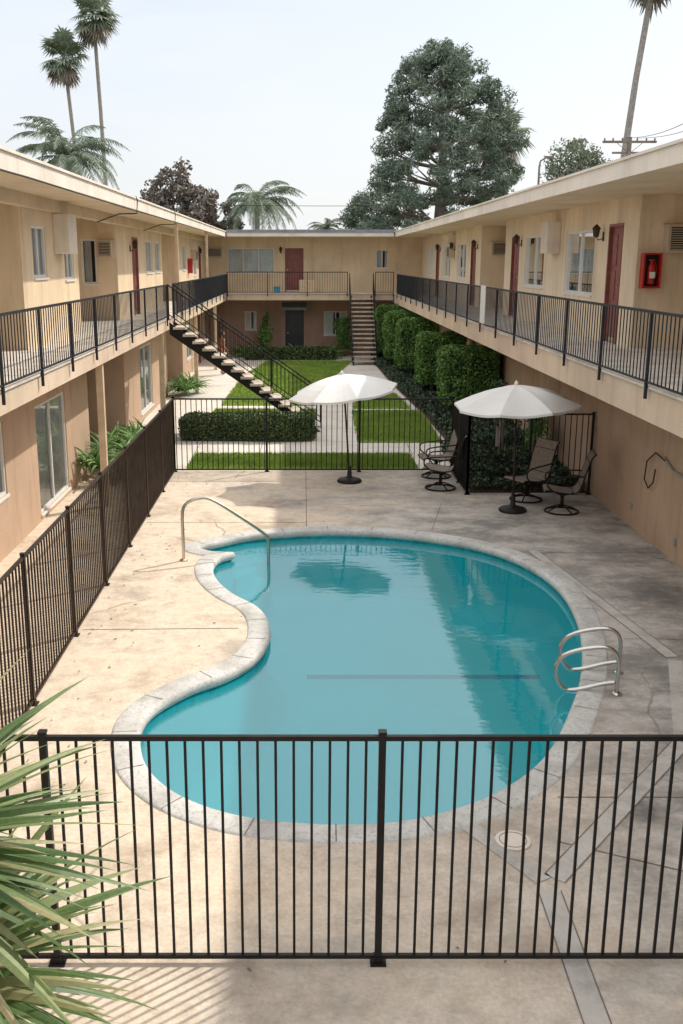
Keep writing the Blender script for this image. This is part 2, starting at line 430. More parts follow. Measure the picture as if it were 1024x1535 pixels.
lawn('lawn',[(-2.5,30.3),(.35,30.3),(.35,33),(.75,36),(1.5,40),(2.1,44.0),(-1.6,44.0),(-2.3,38)],52000)
lawn('lawn',[(1.5,29.6),(3.2,29.6),(3.0,33),(1.75,33)],8000)

# ------------------------------------------------------------------ leaf clouds
def leafcloud(m,P,size,mi=0,asp=.55,nrmbias=None,jit=1.):
    n=len(P)
    S=size*rng.uniform(.6,1.3,(n,1))
    d=rng.normal(size=(n,3)); d/=np.linalg.norm(d,axis=1,keepdims=True)
    if nrmbias is not None: d=d*jit+nrmbias; d/=np.linalg.norm(d,axis=1,keepdims=True)
    r=rng.normal(size=(n,3)); a=np.cross(d,r); a/=np.linalg.norm(a,axis=1,keepdims=True)
    b=np.cross(d,a)
    V=np.stack([P-a*S,P-b*S*asp,P+a*S,P+b*S*asp],1).reshape(-1,3)
    F=np.arange(4*n).reshape(n,4); m.addnp(V,F,mi)
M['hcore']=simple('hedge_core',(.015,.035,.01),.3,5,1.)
def hedge_box(name,x0,x1,y0,y1,z0,z1,n,size,mat,trunk=None):
    m=MB(); i=.07
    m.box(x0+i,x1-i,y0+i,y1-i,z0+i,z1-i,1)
    A=[(x1-x0)*(y1-y0),(y1-y0)*(z1-z0),(y1-y0)*(z1-z0),(x1-x0)*(z1-z0),(x1-x0)*(z1-z0)]
    tot=sum(A); P=[];B=[]
    for fi,a in enumerate(A):
        k=int(n*a/tot); u=rng.uniform(size=(k,2)); dd=rng.uniform(-.09,.03,k)
        if fi==0: q=np.stack([x0+u[:,0]*(x1-x0),y0+u[:,1]*(y1-y0),z1+dd],1); nb=(0,0,1)
        elif fi==1: q=np.stack([x0-dd,y0+u[:,0]*(y1-y0),z0+u[:,1]*(z1-z0)],1); nb=(-1,0,0)
        elif fi==2: q=np.stack([x1+dd,y0+u[:,0]*(y1-y0),z0+u[:,1]*(z1-z0)],1); nb=(1,0,0)
        elif fi==3: q=np.stack([x0+u[:,0]*(x1-x0),y0-dd,z0+u[:,1]*(z1-z0)],1); nb=(0,-1,0)
        else: q=np.stack([x0+u[:,0]*(x1-x0),y1+dd,z0+u[:,1]*(z1-z0)],1); nb=(0,1,0)
        P.append(q); B.append(np.tile(nb,(k,1)))
    P=np.concatenate(P); B=np.concatenate(B).astype(float)
    off=np.array([mn.noise(Vector(p)*1.6)*.10+mn.noise(Vector(p)*5)*.04 for p in P.tolist()])
    P=P+B*off[:,None]
    c=np.array([(x0+x1)/2,(y0+y1)/2,(z0+z1)/2]); hs=np.array([(x1-x0)/2,(y1-y0)/2,(z1-z0)/2])
    rel=np.clip(np.abs(P-c)/hs,0,1.05); e=np.sort(rel,axis=1)[:,1]; P=c+(P-c)*(1-.07*np.clip((e-.8)/.2,0,1))[:,None]
    leafcloud(m,P,size,0,.6,B*.8)
    if trunk:
        for tx in trunk: m.tube([(tx,(y0+y1)/2,0),(tx+.05,(y0+y1)/2,z0+.1)],[.06,.05],7,2)
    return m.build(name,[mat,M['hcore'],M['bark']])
for (x0,y0,x1,y1,z1) in [(3.80,26.9,5.3,28.3,2.0),(3.66,31.6,5.1,32.8,2.06),(3.45,36.6,4.9,37.7,2.2),(3.3,40.2,4.8,41.4,2.3),(3.15,43.0,4.6,44.0,2.4)]:
    hedge_box('topiary_hedge',x0,x1,y0,y1,.45,z1,15000,.042,M['hedge'],[x0+.45,x0+1.0])
hedge_box('low_hedge',-3.0,.28,24.05,25.0,.0,.60,16000,.032,M['hedge2'])
hedge_box('low_hedge',-2.6,1.4,44.6,45.3,.0,.5,7000,.05,M['hedge2'])
def bed(name,poly,h,n,size,mat):
    m=MB(); xs=[p[0] for p in poly]; ys=[p[1] for p in poly]
    m.poly([(x,y,.02) for x,y in poly],1)
    P=rng.uniform((min(xs),min(ys)),(max(xs),max(ys)),(n,2)); Q=[]
    for x,y in P:
        if inside(x,y,poly):
            hh=h*(.65+.6*mn.noise(Vector((x*1.1,y*1.1,3)))); Q.append((x,y,.02+hh*random.uniform(.35,1)))
    leafcloud(m,np.array(Q),size,0,.7,np.array([0,0,.9]))
    m.build(name,[mat,M['soil']])
bed('ivy_bed',[(3.5,23.0),(5.4,23.0),(5.4,45),(3.0,45),(3.15,36),(3.45,28)],.42,42000,.05,M['ivy'])
bed('ivy_bed',[(3.2,18.6),(5.4,18.6),(5.4,22.9),(3.2,22.9)],.28,9000,.05,M['ivy'])
def strap(m,cx,cy,cz,n,L,w,mi=0,el0=.2,el1=1.3,seg=5,az0=0,az1=6.283,droop=1.0):
    for i in range(n):
        az=random.uniform(az0,az1); el=random.uniform(el0,el1); l=L*random.uniform(.65,1.1)
        p=Vector((cx+random.uniform(-.04,.04),cy+random.uniform(-.04,.04),cz+random.uniform(-.05,.05)))
        sd=Vector((-math.sin(az),math.cos(az),0)); k=len(m.v)
        tw=random.uniform(-.5,.5)
        for j in range(seg+1):
            u=j/seg; ww=w*(1-u**2.2)*(.55+.9*min(u*3,1)*.5)
            d=Vector((math.cos(az)*math.cos(el),math.sin(az)*math.cos(el),math.sin(el)))
            nn=sd.cross(d)
            s2=(sd*math.cos(tw)+nn*math.sin(tw))
            m.v+=[tuple(p-s2*ww),tuple(p+nn*(-ww*.35)),tuple(p+s2*ww)]
            p=p+d*(l/seg); el-=droop*.28*random.uniform(.6,1.2)
        for j in range(seg):
            for q in (0,1):
                a=k+j*3+q; m.f.append([a,a+1,a+4,a+3]); m.m.append(mi)
def shrub(name,pts,L,w,n,mat=None):
    m=MB()
    for x,y,z in pts: strap(m,x,y,z,n,L,w)
    m.build(name,[mat or M['shrub']])
shrub('agapanthus_plant',[(-3.85+random.uniform(-.5,.5),random.uniform(19.2,22.5),.35) for _ in range(18)],.75,.034,38)
shrub('agapanthus_plant',[(-3.9+random.uniform(-.3,.3),random.uniform(31.5,34.5),.2) for _ in range(9)],.75,.035,28)
def bush(name,c,r,n,size,mat,trunkh=0,clumps=14):
    m=MB(); Q=[]
    for k in range(clumps):
        d=Vector((random.gauss(0,1),random.gauss(0,1),random.gauss(0,1))).normalized()*random.uniform(.3,.85)
        cc=np.array([c[0]+d.x*r[0],c[1]+d.y*r[1],c[2]+d.z*r[2]])
        q=rng.normal(size=(n//clumps,3)); q/=np.linalg.norm(q,axis=1,keepdims=True); q*=rng.uniform(.3,1,(len(q),1))**.5
        Q.append(cc+q*np.array(r)*random.uniform(.28,.45))
        m.tube([(c[0],c[1],c[2]-r[2]-trunkh+.0),(c[0]+d.x*.2*r[0],c[1]+d.y*.2*r[1],c[2]-r[2]*.4),tuple(cc)],[.05*r[0]+.01,.035*r[0]+.01,.008],5,1)
    leafcloud(m,np.concatenate(Q),size,0,.5)
    m.build(name,[mat,M['bark']])
bush('shrub',(-1.75,46.6,1.1),(.35,.4,.85),1500,.07,M['shrub'],.2)
bush('shrub',(1.85,46.4,1.2),(.45,.4,.9),1800,.07,M['shrub'],.2)
shrub('border_plant',[(random.uniform(-3.9,-.3),random.uniform(45.6,46.6),.1) for _ in range(10)]+[(random.uniform(.6,2.0),random.uniform(45.4,46.6),.1) for _ in range(8)],.8,.045,24)
bush('small_tree',(4.1,20.6,1.35),(.7,.6,.45),900,.05,M['ivy'],.8)
bush('shrub',(3.85,19.5,.45),(.5,.5,.3),1500,.05,M['ivy'],.05)
bush('climbing_plant',(5.0,21.5,.95),(.25,1.0,.75),1500,.05,M['shrub'],.1)

# ------------------------------------------------------------------ building helpers
def lb(m,ax,p,d,a0,a1,n0,n1,z0,z1,mi=0):
    if ax=='x': m.box(p+d*n0,p+d*n1,a0,a1,z0,z1,mi)
    else: m.box(a0,a1,p+d*n0,p+d*n1,z0,z1,mi)
def wall(m,ax,p,d,th,a0,a1,z0,z1,holes=(),mi=0):
    A=sorted({a0,a1,*[h[0] for h in holes],*[h[1] for h in holes]}); Z=sorted({z0,z1,*[h[2] for h in holes],*[h[3] for h in holes]})
    A=[a for a in A if a0<=a<=a1]; Z=[z for z in Z if z0<=z<=z1]
    for i in range(len(A)-1):
        for j in range(len(Z)-1):
            ca=(A[i]+A[i+1])/2; cz=(Z[j]+Z[j+1])/2
            if any(h[0]<ca<h[1] and h[2]<cz<h[3] for h in holes): continue
            lb(m,ax,p,d,A[i],A[i+1],-th,0,Z[j],Z[j+1],mi)
def lp(ax,p,d,a,n,z): return (p+d*n,a,z) if ax=='x' else (a,p+d*n,z)
def window(par,ax,p,d,a0,a1,z0,z1,mull=1,cur=.75):
    m=MB(); w=.045
    lb(m,ax,p,d,a0,a1,-.10,-.02,z0,z0+w); lb(m,ax,p,d,a0,a1,-.10,-.02,z1-w,z1)
    lb(m,ax,p,d,a0,a0+w,-.10,-.02,z0+w,z1-w); lb(m,ax,p,d,a1-w,a1,-.10,-.02,z0+w,z1-w)
    for k in range(mull):
        c=a0+(a1-a0)*(k+1)/(mull+1); lb(m,ax,p,d,c-.025,c+.025,-.09,-.03,z0+w,z1-w)
    lb(m,ax,p,d,a0-.03,a1+.03,-.02,.03,z0-.04,z0-.002)
    m.build('window_frame',M['white'],par)
    m=MB(); m.poly([lp(ax,p,d,a0+w,-.06,z0+w),lp(ax,p,d,a1-w,-.06,z0+w),lp(ax,p,d,a1-w,-.06,z1-w),lp(ax,p,d,a0+w,-.06,z1-w)])
    m.build('window_glass',M['glass'],par)
    m=MB(); lb(m,ax,p,d,a0-.02,a1+.02,-.45,-.40,z0-.02,z1+.02)
    m.build('window_interior',M['dark'],par)
    m=MB(); a=a0+w; st=.045; k=0; gap=(a0+(a1-a0)*random.uniform(.3,.7)) if cur<1 else 99
    while a<a1-w:
        b=min(a+st,a1-w)
        if not(gap<a<gap+(1-cur)*(a1-a0)):
            n0=-.12+(.03 if k%2 else 0); n1=-.12+(0 if k%2 else .03)
            m.poly([lp(ax,p,d,a,n0,z0+.03),lp(ax,p,d,b,n1,z0+.03),lp(ax,p,d,b,n1,z1-.05),lp(ax,p,d,a,n0,z1-.05)])
        a=b;k+=1
    m.build('curtain',M['curtain'],par)
def door(par,ax,p,d,a0,a1,z0,z1,mat='door'):
    m=MB(); w=.05
    lb(m,ax,p,d,a0,a0+w,-.10,.015,z0,z1); lb(m,ax,p,d,a1-w,a1,-.10,.015,z0,z1); lb(m,ax,p,d,a0+w,a1-w,-.10,.015,z1-w,z1)
    m.build('door_frame',M[mat],par)
    m=MB(); lb(m,ax,p,d,a0+w,a1-w,-.09,-.05,z0+.01,z1-w)
    wd=(a1-a0-2*w); 
    for r in range(3):
        for c in range(2):
            x=a0+w+wd*(.12+.42*c); zz=z0+.12+r*(z1-z0-.2)/3
            lb(m,ax,p,d,x,x+wd*.34,-.05,-.035,zz,zz+(z1-z0-.2)/3-.1)
    m.build('door_panel',M[mat],par)
    m=MB(); lb(m,ax,p,d,a0+w+.04,a0+w+.09,-.05,.01,z0+.98,z0+1.03); lb(m,ax,p,d,a0+w,a1-w,-.05,-.04,z0+.02,z0+.09); m.build('door_knob',M['brassy'],par)
def acunit(par,ax,p,d,a0,a1,z0,z1):
    m=MB(); lb(m,ax,p,d,a0,a1,0.002,.22,z0,z1,0)
    lb(m,ax,p,d,a0+.04,a1-.04,.222,.226,z0+.04,z1-.04,1)
    k=z0+.05
    while k<z1-.05: lb(m,ax,p,d,a0+.03,a1-.03,.227,.24,k,k+.012,0); k+=.035
    lb(m,ax,p,d,a0-.03,a1+.03,.0,.05,z1,z1+.03,0)
    m.build('ac_unit',[M['ac'],M['dark']],par)
def sconce(par,ax,p,d,a,z):
    m=MB(); lb(m,ax,p,d,a-.03,a+.03,0,.02,z-.08,z+.08)
    m.tube([lp(ax,p,d,a,.01,z-.03),lp(ax,p,d,a,.10,z-.06),lp(ax,p,d,a,.14,z)],.01,6)
    x,y,_=lp(ax,p,d,a,.14,0); m.lathe([(0,z-.02),(.05,z),(.07,z+.13),(.085,z+.14),(.02,z+.21),(0,z+.22)],x,y,8)
    m.build('wall_sconce',M['brass'],par)
def ventbox(par,ax,p,d,a0,a1,z0,z1):
    m=MB(); lb(m,ax,p,d,a0,a1,.0,.28,z0,z1); m.build('duct_box',M['fascia'],par,bevel=.01)
def railing(m,p0,p1,h,sp=.11,post=1.9,drop=.0,rw=.032,pw=.012,ow=.034,bot=.08,ends=(1,1)):
    p0=Vector(p0);p1=Vector(p1); L=(p1-p0).length; Z=Vector((0,0,1))
    m.bar(p0+Z*h,p1+Z*h,rw); m.bar(p0+Z*bot,p1+Z*bot,rw*.7)
    n=max(1,int(L/sp))
    for i in range(1,n):
        q=p0+(p1-p0)*i/n; m.bar(q+Z*bot,q+Z*(h-.01),pw)
    k=max(1,round(L/post))
    for i in range(k+1):
        if (i==0 and not ends[0]) or (i==k and not ends[1]): continue
        q=p0+(p1-p0)*i/k; m.bar(q-Z*drop,q+Z*(h+.012),ow)
FZ=2.85; SB=2.58; RZ0=5.33; RZ1=5.52
# ================= left wing
A=empty('apartment_building')
m=MB()
m.box(-9.5,-3.45,-6,46.6,RZ0,RZ1,0); m.box(-9.5,-3.40,-6,46.6,RZ1,RZ1+.035,1); m.box(-9.3,-3.6,-6,46.6,RZ1+.036,RZ1+.05,2)
m.build('roof',[M['soffit'],M['fascia'],M['roof']],A)
m=MB(); m.box(-3.449,-3.43,-6,45.3,RZ0-.02,RZ1-.001); m.build('fascia_board',M['fascia'],A)
m=MB(); m.box(-4.52,-4.35,5,46,RZ0-.2,RZ0-.002); m.build('eave_beam',M['soffit'],A)
m=MB(); m.box(-7,-3.45,-6,47,SB,FZ,0); m.box(-7,-3.42,-6,45.4,FZ,FZ+.03,1); m.build('balcony_slab',[M['band'],M['nose']],A)
segs=[(5,12.4,0),(12.4,16.4,1),(16.4,20.5,0),(20.5,24.8,1),(24.8,32.7,0),(32.7,37,1),(37,47.4,0)]
PX=-4.5; RX=-6.2
hU=[(17.1,18.0,4.02,4.87),(19.35,20.1,3.95,4.5),(29.4,30.6,3.96,4.86),(31.2,32.3,3.96,4.86),(27.0,27.9,FZ,4.9),(38.2,39.2,3.96,4.86),(42,43.1,3.7,4.8),(44,44.9,FZ,4.9)]
m=MB(); mr=MB()
for a0,a1,r in segs:
    if not r:
        wall(m,'x',PX,1,.2,a0,a1,FZ,RZ0,[h for h in hU if a0<h[0]<a1])
        m.box(RX,PX-.2,a0,a0+.2,FZ,RZ0) if a0!=24.8 else wall(m,'y',24.8,-1,.2,RX,PX-.2,FZ,RZ0,[(-5.36,-4.99,3.75,4.8)])
        m.box(RX,PX-.2,a1-.2,a1,FZ,RZ0)
    else:
        wall(mr,'x',RX,1,.2,a0-.3,a1+.3,FZ,RZ0,[(a0+1.2,a0+2.1,FZ,4.9),(a0+2.6,a0+3.6,3.8,4.86)])
m.build('upper_wall',M['up'],A); mr.build('upper_recess_wall',M['rec'],A)
for a0,a1,r in segs:
    if r: door(A,'x',RX,1,a0+1.2,a0+2.1,FZ+.03,4.9); window(A,'x',RX,1,a0+2.6,a0+3.6,3.8,4.86)
for h in hU:
    if h[2]<3: door(A,'x',PX,1,h[0],h[1],FZ+.03,h[3])
    else: window(A,'x',PX,1,*h,mull=1)
window(A,'y',24.8,-1,-5.36,-4.99,3.75,4.8,0)
acunit(A,'y',24.8,-1,-4.93,-4.58,4.38,4.77); acunit(A,'x',PX,1,41,41.6,4.3,4.7)
ventbox(A,'x',PX,1,18.6,19.25,4.42,5.12)
sconce(A,'x',PX,1,26.7,4.6); sconce(A,'x',PX,1,43.5,4.6)
hL=[(16.4,18.5,.12,1.95),(27.2,29.4,.2,2.0),(13,14.6,.9,2.0),(38.4,40.2,.6,2.0),(42.5,43.4,0,2.05)]
m=MB()
for a0,a1,r in [(5,20.5,0),(20.5,24.8,1),(24.8,32.7,0),(32.7,37,1),(37,47.4,0)]:
    if not r:
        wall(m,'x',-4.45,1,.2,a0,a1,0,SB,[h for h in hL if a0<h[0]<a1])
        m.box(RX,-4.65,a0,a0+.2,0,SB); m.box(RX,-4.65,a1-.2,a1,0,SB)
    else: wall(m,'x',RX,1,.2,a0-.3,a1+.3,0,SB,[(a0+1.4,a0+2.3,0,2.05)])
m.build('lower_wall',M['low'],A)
for h in hL[:4]: window(A,'x',-4.45,1,*h,mull=1,cur=1)
door(A,'x',-4.45,1,42.5,43.4,0.01,2.05); door(A,'x',RX,1,21.9,22.8,.01,2.05); door(A,'x',RX,1,34.1,35,.01,2.05)
m=MB()
for y in (17.4,25.1,33.2,40.6): m.box(-3.62,-3.50,y,y+.12,0,SB)
for y in (28.6,37.4): m.box(-3.56,-3.48,y,y+.08,FZ+.03,RZ0)
m.build('support_posts',M['wood'],A)
m=MB(); m.tube([(-3.44,8,RZ0-.05),(-3.42,13,RZ0-.03),(-3.44,20,RZ0-.04),(-3.42,30,RZ0-.03),(-3.43,45,RZ0-.03)],.012,6)
for y in (21.2,27.4):
    m.tube([(-3.41,y,RZ1+.05),(-3.38,y,RZ1-.02),(-3.40,y,RZ0-.1),(-3.8,y+.2,RZ0-.1),(-4.3,y+.4,RZ0-.25)],.012,6)
m.build('eave_cable',M['hose'],A)
m=MB()
railing(m,(-3.40,6,FZ),(-3.40,25.3,FZ),.86,.125,1.75,.14); railing(m,(-3.40,26.7,FZ),(-3.40,45.3,FZ),.86,.125,1.9,.14)
m.build('balcony_railing',M['blue'],A)
# ================= right wing
Bd=empty('apartment_building')
m=MB()
m.box(4.05,11,-6,46.6,RZ0,RZ1,0); m.box(4.0,11,-6,46.6,RZ1,RZ1+.035,1); m.box(4.2,11,-6,46.6,RZ1+.036,RZ1+.05,2)
m.build('roof',[M['soffit'],M['fascia'],M['roof']],Bd)
m=MB(); m.box(4.03,4.049,-6,45.3,RZ0-.02,RZ1-.001); m.build('fascia_board',M['fascia'],Bd)
m=MB(); m.box(4.05,8.2,-6,47,SB,FZ,0); m.box(4.02,8.2,-6,45.4,FZ,FZ+.03,1); m.box(4.051,4.3,-6,46.9,SB-.12,SB-.001,0); m.build('balcony_slab',[M['band'],M['nose']],Bd)
QX=5.45; QR=7.0
hR=[(17.6,18.4,FZ,4.92),(19.3,21.4,3.66,4.87),(23.3,25.3,3.7,4.87),(26.0,26.9,FZ,4.9),(32.5,33.4,FZ,4.9),(34.5,36.3,3.7,4.87),(38.1,40,3.7,4.87),(41.2,42.1,FZ,4.9),(43.3,44.8,3.7,4.87)]
m=MB(); mr=MB()
for a0,a1,r in [(3,12,0),(12,16.8,1),(16.8,27.8,0),(27.8,31.6,1),(31.6,47.4,0)]:
    if not r:
        wall(m,'x',QX,-1,.2,a0,a1,FZ,RZ0,[h for h in hR if a0<h[0]<a1]); m.box(QX+.2,QR,a0,a0+.2,FZ,RZ0); m.box(QX+.2,QR,a1-.2,a1,FZ,RZ0)
    else: wall(mr,'x',QR,-1,.2,a0-.3,a1+.3,FZ,RZ0,[(a0+1,a0+1.9,FZ,4.9)]); door(Bd,'x',QR,-1,a0+1,a0+1.9,FZ+.03,4.9)
m.build('upper_wall',M['upR'],Bd); mr.build('upper_recess_wall',M['rec'],Bd)
for h in hR:
    if h[2]<3: door(Bd,'x',QX,-1,h[0],h[1],FZ+.03,h[3])
    else: window(Bd,'x',QX,-1,*h,mull=1,cur=.9)
acunit(Bd,'y',16.8,-1,5.86,6.4,4.42,4.86); acunit(Bd,'y',31.6,-1,5.75,6.3,4.45,4.85); acunit(Bd,'x',QX,-1,37,37.6,4.4,4.8)
ventbox(Bd,'x',QX,-1,21.9,22.5,4.45,5.1); ventbox(Bd,'x',QX,-1,37.1,37.6,4.9,5.2)
for y in (18.75,25.75,32.2,37.0,40.9): sconce(Bd,'x',QX,-1,y,4.72)
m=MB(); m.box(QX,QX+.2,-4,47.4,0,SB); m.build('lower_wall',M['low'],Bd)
m=MB(); m.tube([(QX-.03,13.0,1.30),(QX-.03,14.3,1.30),(QX-.03,14.7,1.42)],.025,8); m.build('wall_pipe',M['pvc'],Bd)
m=MB(); m.tube([(QX-.05,14.6,1.40),(QX-.06,15.0,1.45),(QX-.06,15.35,1.25),(QX-.06,15.4,.95),(QX-.06,15.2,.85),(QX-.06,15.0,.98),(QX-.06,14.95,1.2)],.012,6); m.build('hanging_cable',M['hose'],Bd)
m=MB(); m.box(QX-.03,QX,14.0,14.1,.25,.35); m.box(QX-.03,QX,16.0,16.1,.3,.4); m.build('outlet_box',M['pvc'],Bd)
m=MB()
railing(m,(4.0,6,FZ),(4.0,43.6,FZ),.88,.125,1.9,.12)
m.build('balcony_railing',M['blue'],Bd)
m=MB(); m.box(3.955,3.975,22.2,22.75,FZ+.1,FZ+.92); m.build('railing_panel',M['white'],Bd)
# ================= back wing
C=empty('apartment_building')
YB=47.4
m=MB(); m.box(-9.5,11,46.61,56,RZ0,RZ1+.03,0); m.box(-3.39,4.0,45.5,46.6,RZ0,RZ1+.03,0); m.box(-3.38,3.99,45.46,45.499,RZ1-.02,RZ1+.10,1); m.box(-3.38,3.99,45.5,56,RZ1+.031,RZ1+.10,1)
m.box(-9.5,-3.39,46.7,56,RZ1+.031,RZ1+.1,1); m.box(4,11,46.7,56,RZ1+.031,RZ1+.1,1)
m.build('roof',[M['fascia'],M['parapet']],C)
m=MB(); m.box(-3.41,4.01,45.5,46.999,SB,FZ-.001,0); m.box(-3.41,4.01,45.45,46.999,FZ,FZ+.03,1); m.box(-7,8.2,47.0,47.6,SB,FZ,0); m.build('balcony_slab',[M['band'],M['nose']],C)
hB=[(-3.5,-1.35,3.75,4.85),(-.85,0.0,FZ,4.85),(3.35,3.9,3.95,4.78)]
m=MB(); wall(m,'y',YB,-1,.2,-4.5,5.45,FZ,RZ0,hB); m.build('upper_wall',M['up'],C)
window(C,'y',YB,-1,*hB[0],mull=2,cur=1); door(C,'y',YB,-1,-.85,0,FZ+.03,4.85); window(C,'y',YB,-1,*hB[2],mull=1)
acunit(C,'y',YB,-1,-4.4,-3.75,4.45,4.85); sconce(C,'y',YB,-1,-1.05,4.7)
hC=[(-2.75,-2.2,1.15,2.0),(-.85,.02,0,2.15),(.95,2.05,.9,2.0)]
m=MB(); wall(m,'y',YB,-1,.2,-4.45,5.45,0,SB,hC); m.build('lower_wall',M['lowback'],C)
window(C,'y',YB,-1,*hC[0]); window(C,'y',YB,-1,*hC[2]); door(C,'y',YB,-1,-.85,.02,.01,2.15,'doord')
m=MB(); m.poly([(-1.0,YB-.01,2.42),(.15,YB-.01,2.42),(.15,YB-.6,2.2),(-1.0,YB-.6,2.2)]); m.poly([(-1.0,YB-.6,2.2),(.15,YB-.6,2.2),(.15,YB-.6,2.08),(-1.0,YB-.6,2.08)]); m.build('door_awning',M['parapet'],C)
m=MB(); railing(m,(-3.38,45.42,FZ),(1.95,45.42,FZ),.95,.11,1.8,.1); railing(m,(3.2,45.42,FZ),(4.0,45.42,FZ),.95,.11,1.8,.1)
m.build('balcony_railing',M['black'],C)
m=MB(); m.box(-.2,.5,46.2,46.7,FZ+.03,FZ+.6); m.build('storage_crate',M['wood'],bevel=.02)
m=MB(); m.lathe([(.12,FZ+.03),(.15,FZ+.3),(.14,FZ+.3),(.11,FZ+.05)],-1.2,46.3,16); m.build('bucket',simple('blue_plastic',(.05,.3,.5)))
def extcab(loc,ax):
    e=empty('fire_extinguisher_cabinet',loc,0 if ax=='y' else math.pi/2)
    m=MB(); w,h=.15,.28
    m.box(-w,w,-.03,0,-h,h); m.box(-w,-w+.03,-.16,-.03,-h,h); m.box(w-.03,w,-.16,-.03,-h,h); m.box(-w+.03,w-.03,-.16,-.03,h-.03,h); m.box(-w+.03,w-.03,-.16,-.03,-h,-h+.03)
    m.build('cabinet_box',M['red'],e)
    m=MB(); m.box(-w+.03,w-.03,-.05,-.031,-h+.03,h-.03); m.build('cabinet_back',M['dark'],e)
    m=MB(); m.lathe([(0,-.22),(.06,-.21),(.06,.06),(.03,.12),(.02,.15)],0,-.11,14); m.box(-.05,.05,-.13,-.09,.15,.18); m.tube([(.04,-.11,.15),(.08,-.12,.05),(.07,-.12,-.1)],.01,6); m.build('extinguisher',M['red'],e,True)
    m=MB(); m.box(-.045,.045,-.176,-.174,-.12,-.02); m.build('label',M['white'],e)
extcab((5.66,16.79,4.14),'y')
extcab((-4.49,40,4.1),'x')
# ------------------------------------------------------------------ stairs
st=empty('outdoor_staircase',(0,0,0))
Y0,Y1=25.4,26.4; nS=16; xt,xb=-3.38,.45
m=MB(); rise=(FZ)/nS; run=(xb-xt)/nS
for i in range(nS-1):
    x=xt+run*(i+.5); z=FZ-rise*(i+1); m.box(x-.02,x+run+.05,Y0,Y1,z-.06,z)
m.build('treads',M['tread'],st,bevel=.006)
m=MB()
for y in (Y0+.12,Y1-.12):
    w=.03
    a=[(xt,y,FZ-.06),(xb,y,-.0),(xb-.25,y,-.0),(xt,y,FZ-.36)]
    b=len(m.v); m.v+=[(p[0],p[1]-w,p[2]) for p in a]+[(p[0],p[1]+w,p[2]) for p in a]
    for q in ((0,1,2,3),(7,6,5,4),(0,4,5,1),(1,5,6,2),(2,6,7,3),(3,7,4,0)): m.f.append([b+k for k in q]); m.m.append(0)
m.build('stringers',M['black'],st)
m=MB()
for y in (Y0+.02,Y1-.02): railing(m,(xt,y,FZ),(xb,y,.12),.86,.125,1.6,.0,.032,.012,.032,.14)
m.build('handrails',M['black'],st)
st2=empty('outdoor_staircase',(0,0,0))
m=MB(); Yb,Yt=42.3,45.42; run=(Yt-Yb)/nS
for i in range(nS-1):
    y=Yt-run*(i+1); z=FZ-rise*(i+1); m.box(2.05,3.1,y-.03,y+run,z-.06,z)
m.build('treads',M['tread'],st2,bevel=.006)
m=MB()
for x in (2.12,3.02):
    a=[(x,Yt,FZ-.06),(x,Yb,0),(x,Yb+.3,0),(x,Yt,FZ-.36)]; w=.03
    b=len(m.v); m.v+=[(p[0]-w,p[1],p[2]) for p in a]+[(p[0]+w,p[1],p[2]) for p in a]
    for q in ((0,1,2,3),(7,6,5,4),(0,4,5,1),(1,5,6,2),(2,6,7,3),(3,7,4,0)): m.f.append([b+k for k in q]); m.m.append(0)
m.build('stringers',M['black'],st2)
m=MB()
for x in (2.05,3.1): railing(m,(x,Yt,FZ),(x,Yb,.1),.9,.115,1.6,.0,.035,.014,.035,.14)
m.build('handrails',M['black'],st2)
# ------------------------------------------------------------------ fences
def fence(name,pts,h,mat,sp=.108,post=2.02,posts=None,bot=.045,pw=.016,foot=True):
    e=empty(name,(pts[0][0],pts[0][1],0)); ox,oy=pts[0]
    mr=MB(); mp=MB(); mo=MB()
    for i in range(len(pts)-1):
        a=Vector((pts[i][0]-ox,pts[i][1]-oy,0)); b=Vector((pts[i+1][0]-ox,pts[i+1][1]-oy,0)); L=(b-a).length; Z=Vector((0,0,1)); d=(b-a).normalized()
        mr.bar(a+Z*h,b+Z*h,.03); mr.bar(a+Z*bot,b+Z*bot,.026)
        ps=posts if posts and i==0 else [L*k/max(1,round(L/post)) for k in range(max(1,round(L/post))+1)]
        n=int(L/sp)
        for k in range(n+1):
            s_=k*sp+.05
            if s_>L or any(abs(s_-q)<.035 for q in ps): continue
            q=a+d*s_; mp.bar(q+Z*bot,q+Z*h,pw)
        for s_ in ps:
            q=a+d*s_; mo.bar(q,q+Z*(h+.03),.042); mo.bar(q+Z*(h+.03),q+Z*(h+.045),.05)
            if foot: mo.bar(q+Z*.001,q+Z*.012,.10); mo.bar(q+Z*.01,q+Z*.05,.058)
    mr.build('rails',mat,e); mp.build('pickets',mat,e); mo.build('posts',mat,e); return e
fence('metal_fence',[(-2.7,5.41),(5.4,5.41)],1.55,M['black'],.108,2.02,[0,1.15,3.17,5.19,7.21,8.1])
fence('metal_fence',[(-2.7,5.41),(-2.7,20.5)],1.53,M['bronze'],.105,1.9)
fence('metal_fence',[(-2.7,20.5),(3.1,20.5)],1.53,M['black'],.108,1.95)
fence('metal_fence',[(3.1,20.5),(3.1,18.4)],1.53,M['black'],.108,1.05)
fence('metal_fence',[(3.1,18.4),(5.4,18.4)],1.53,M['black'],.108,1.15)
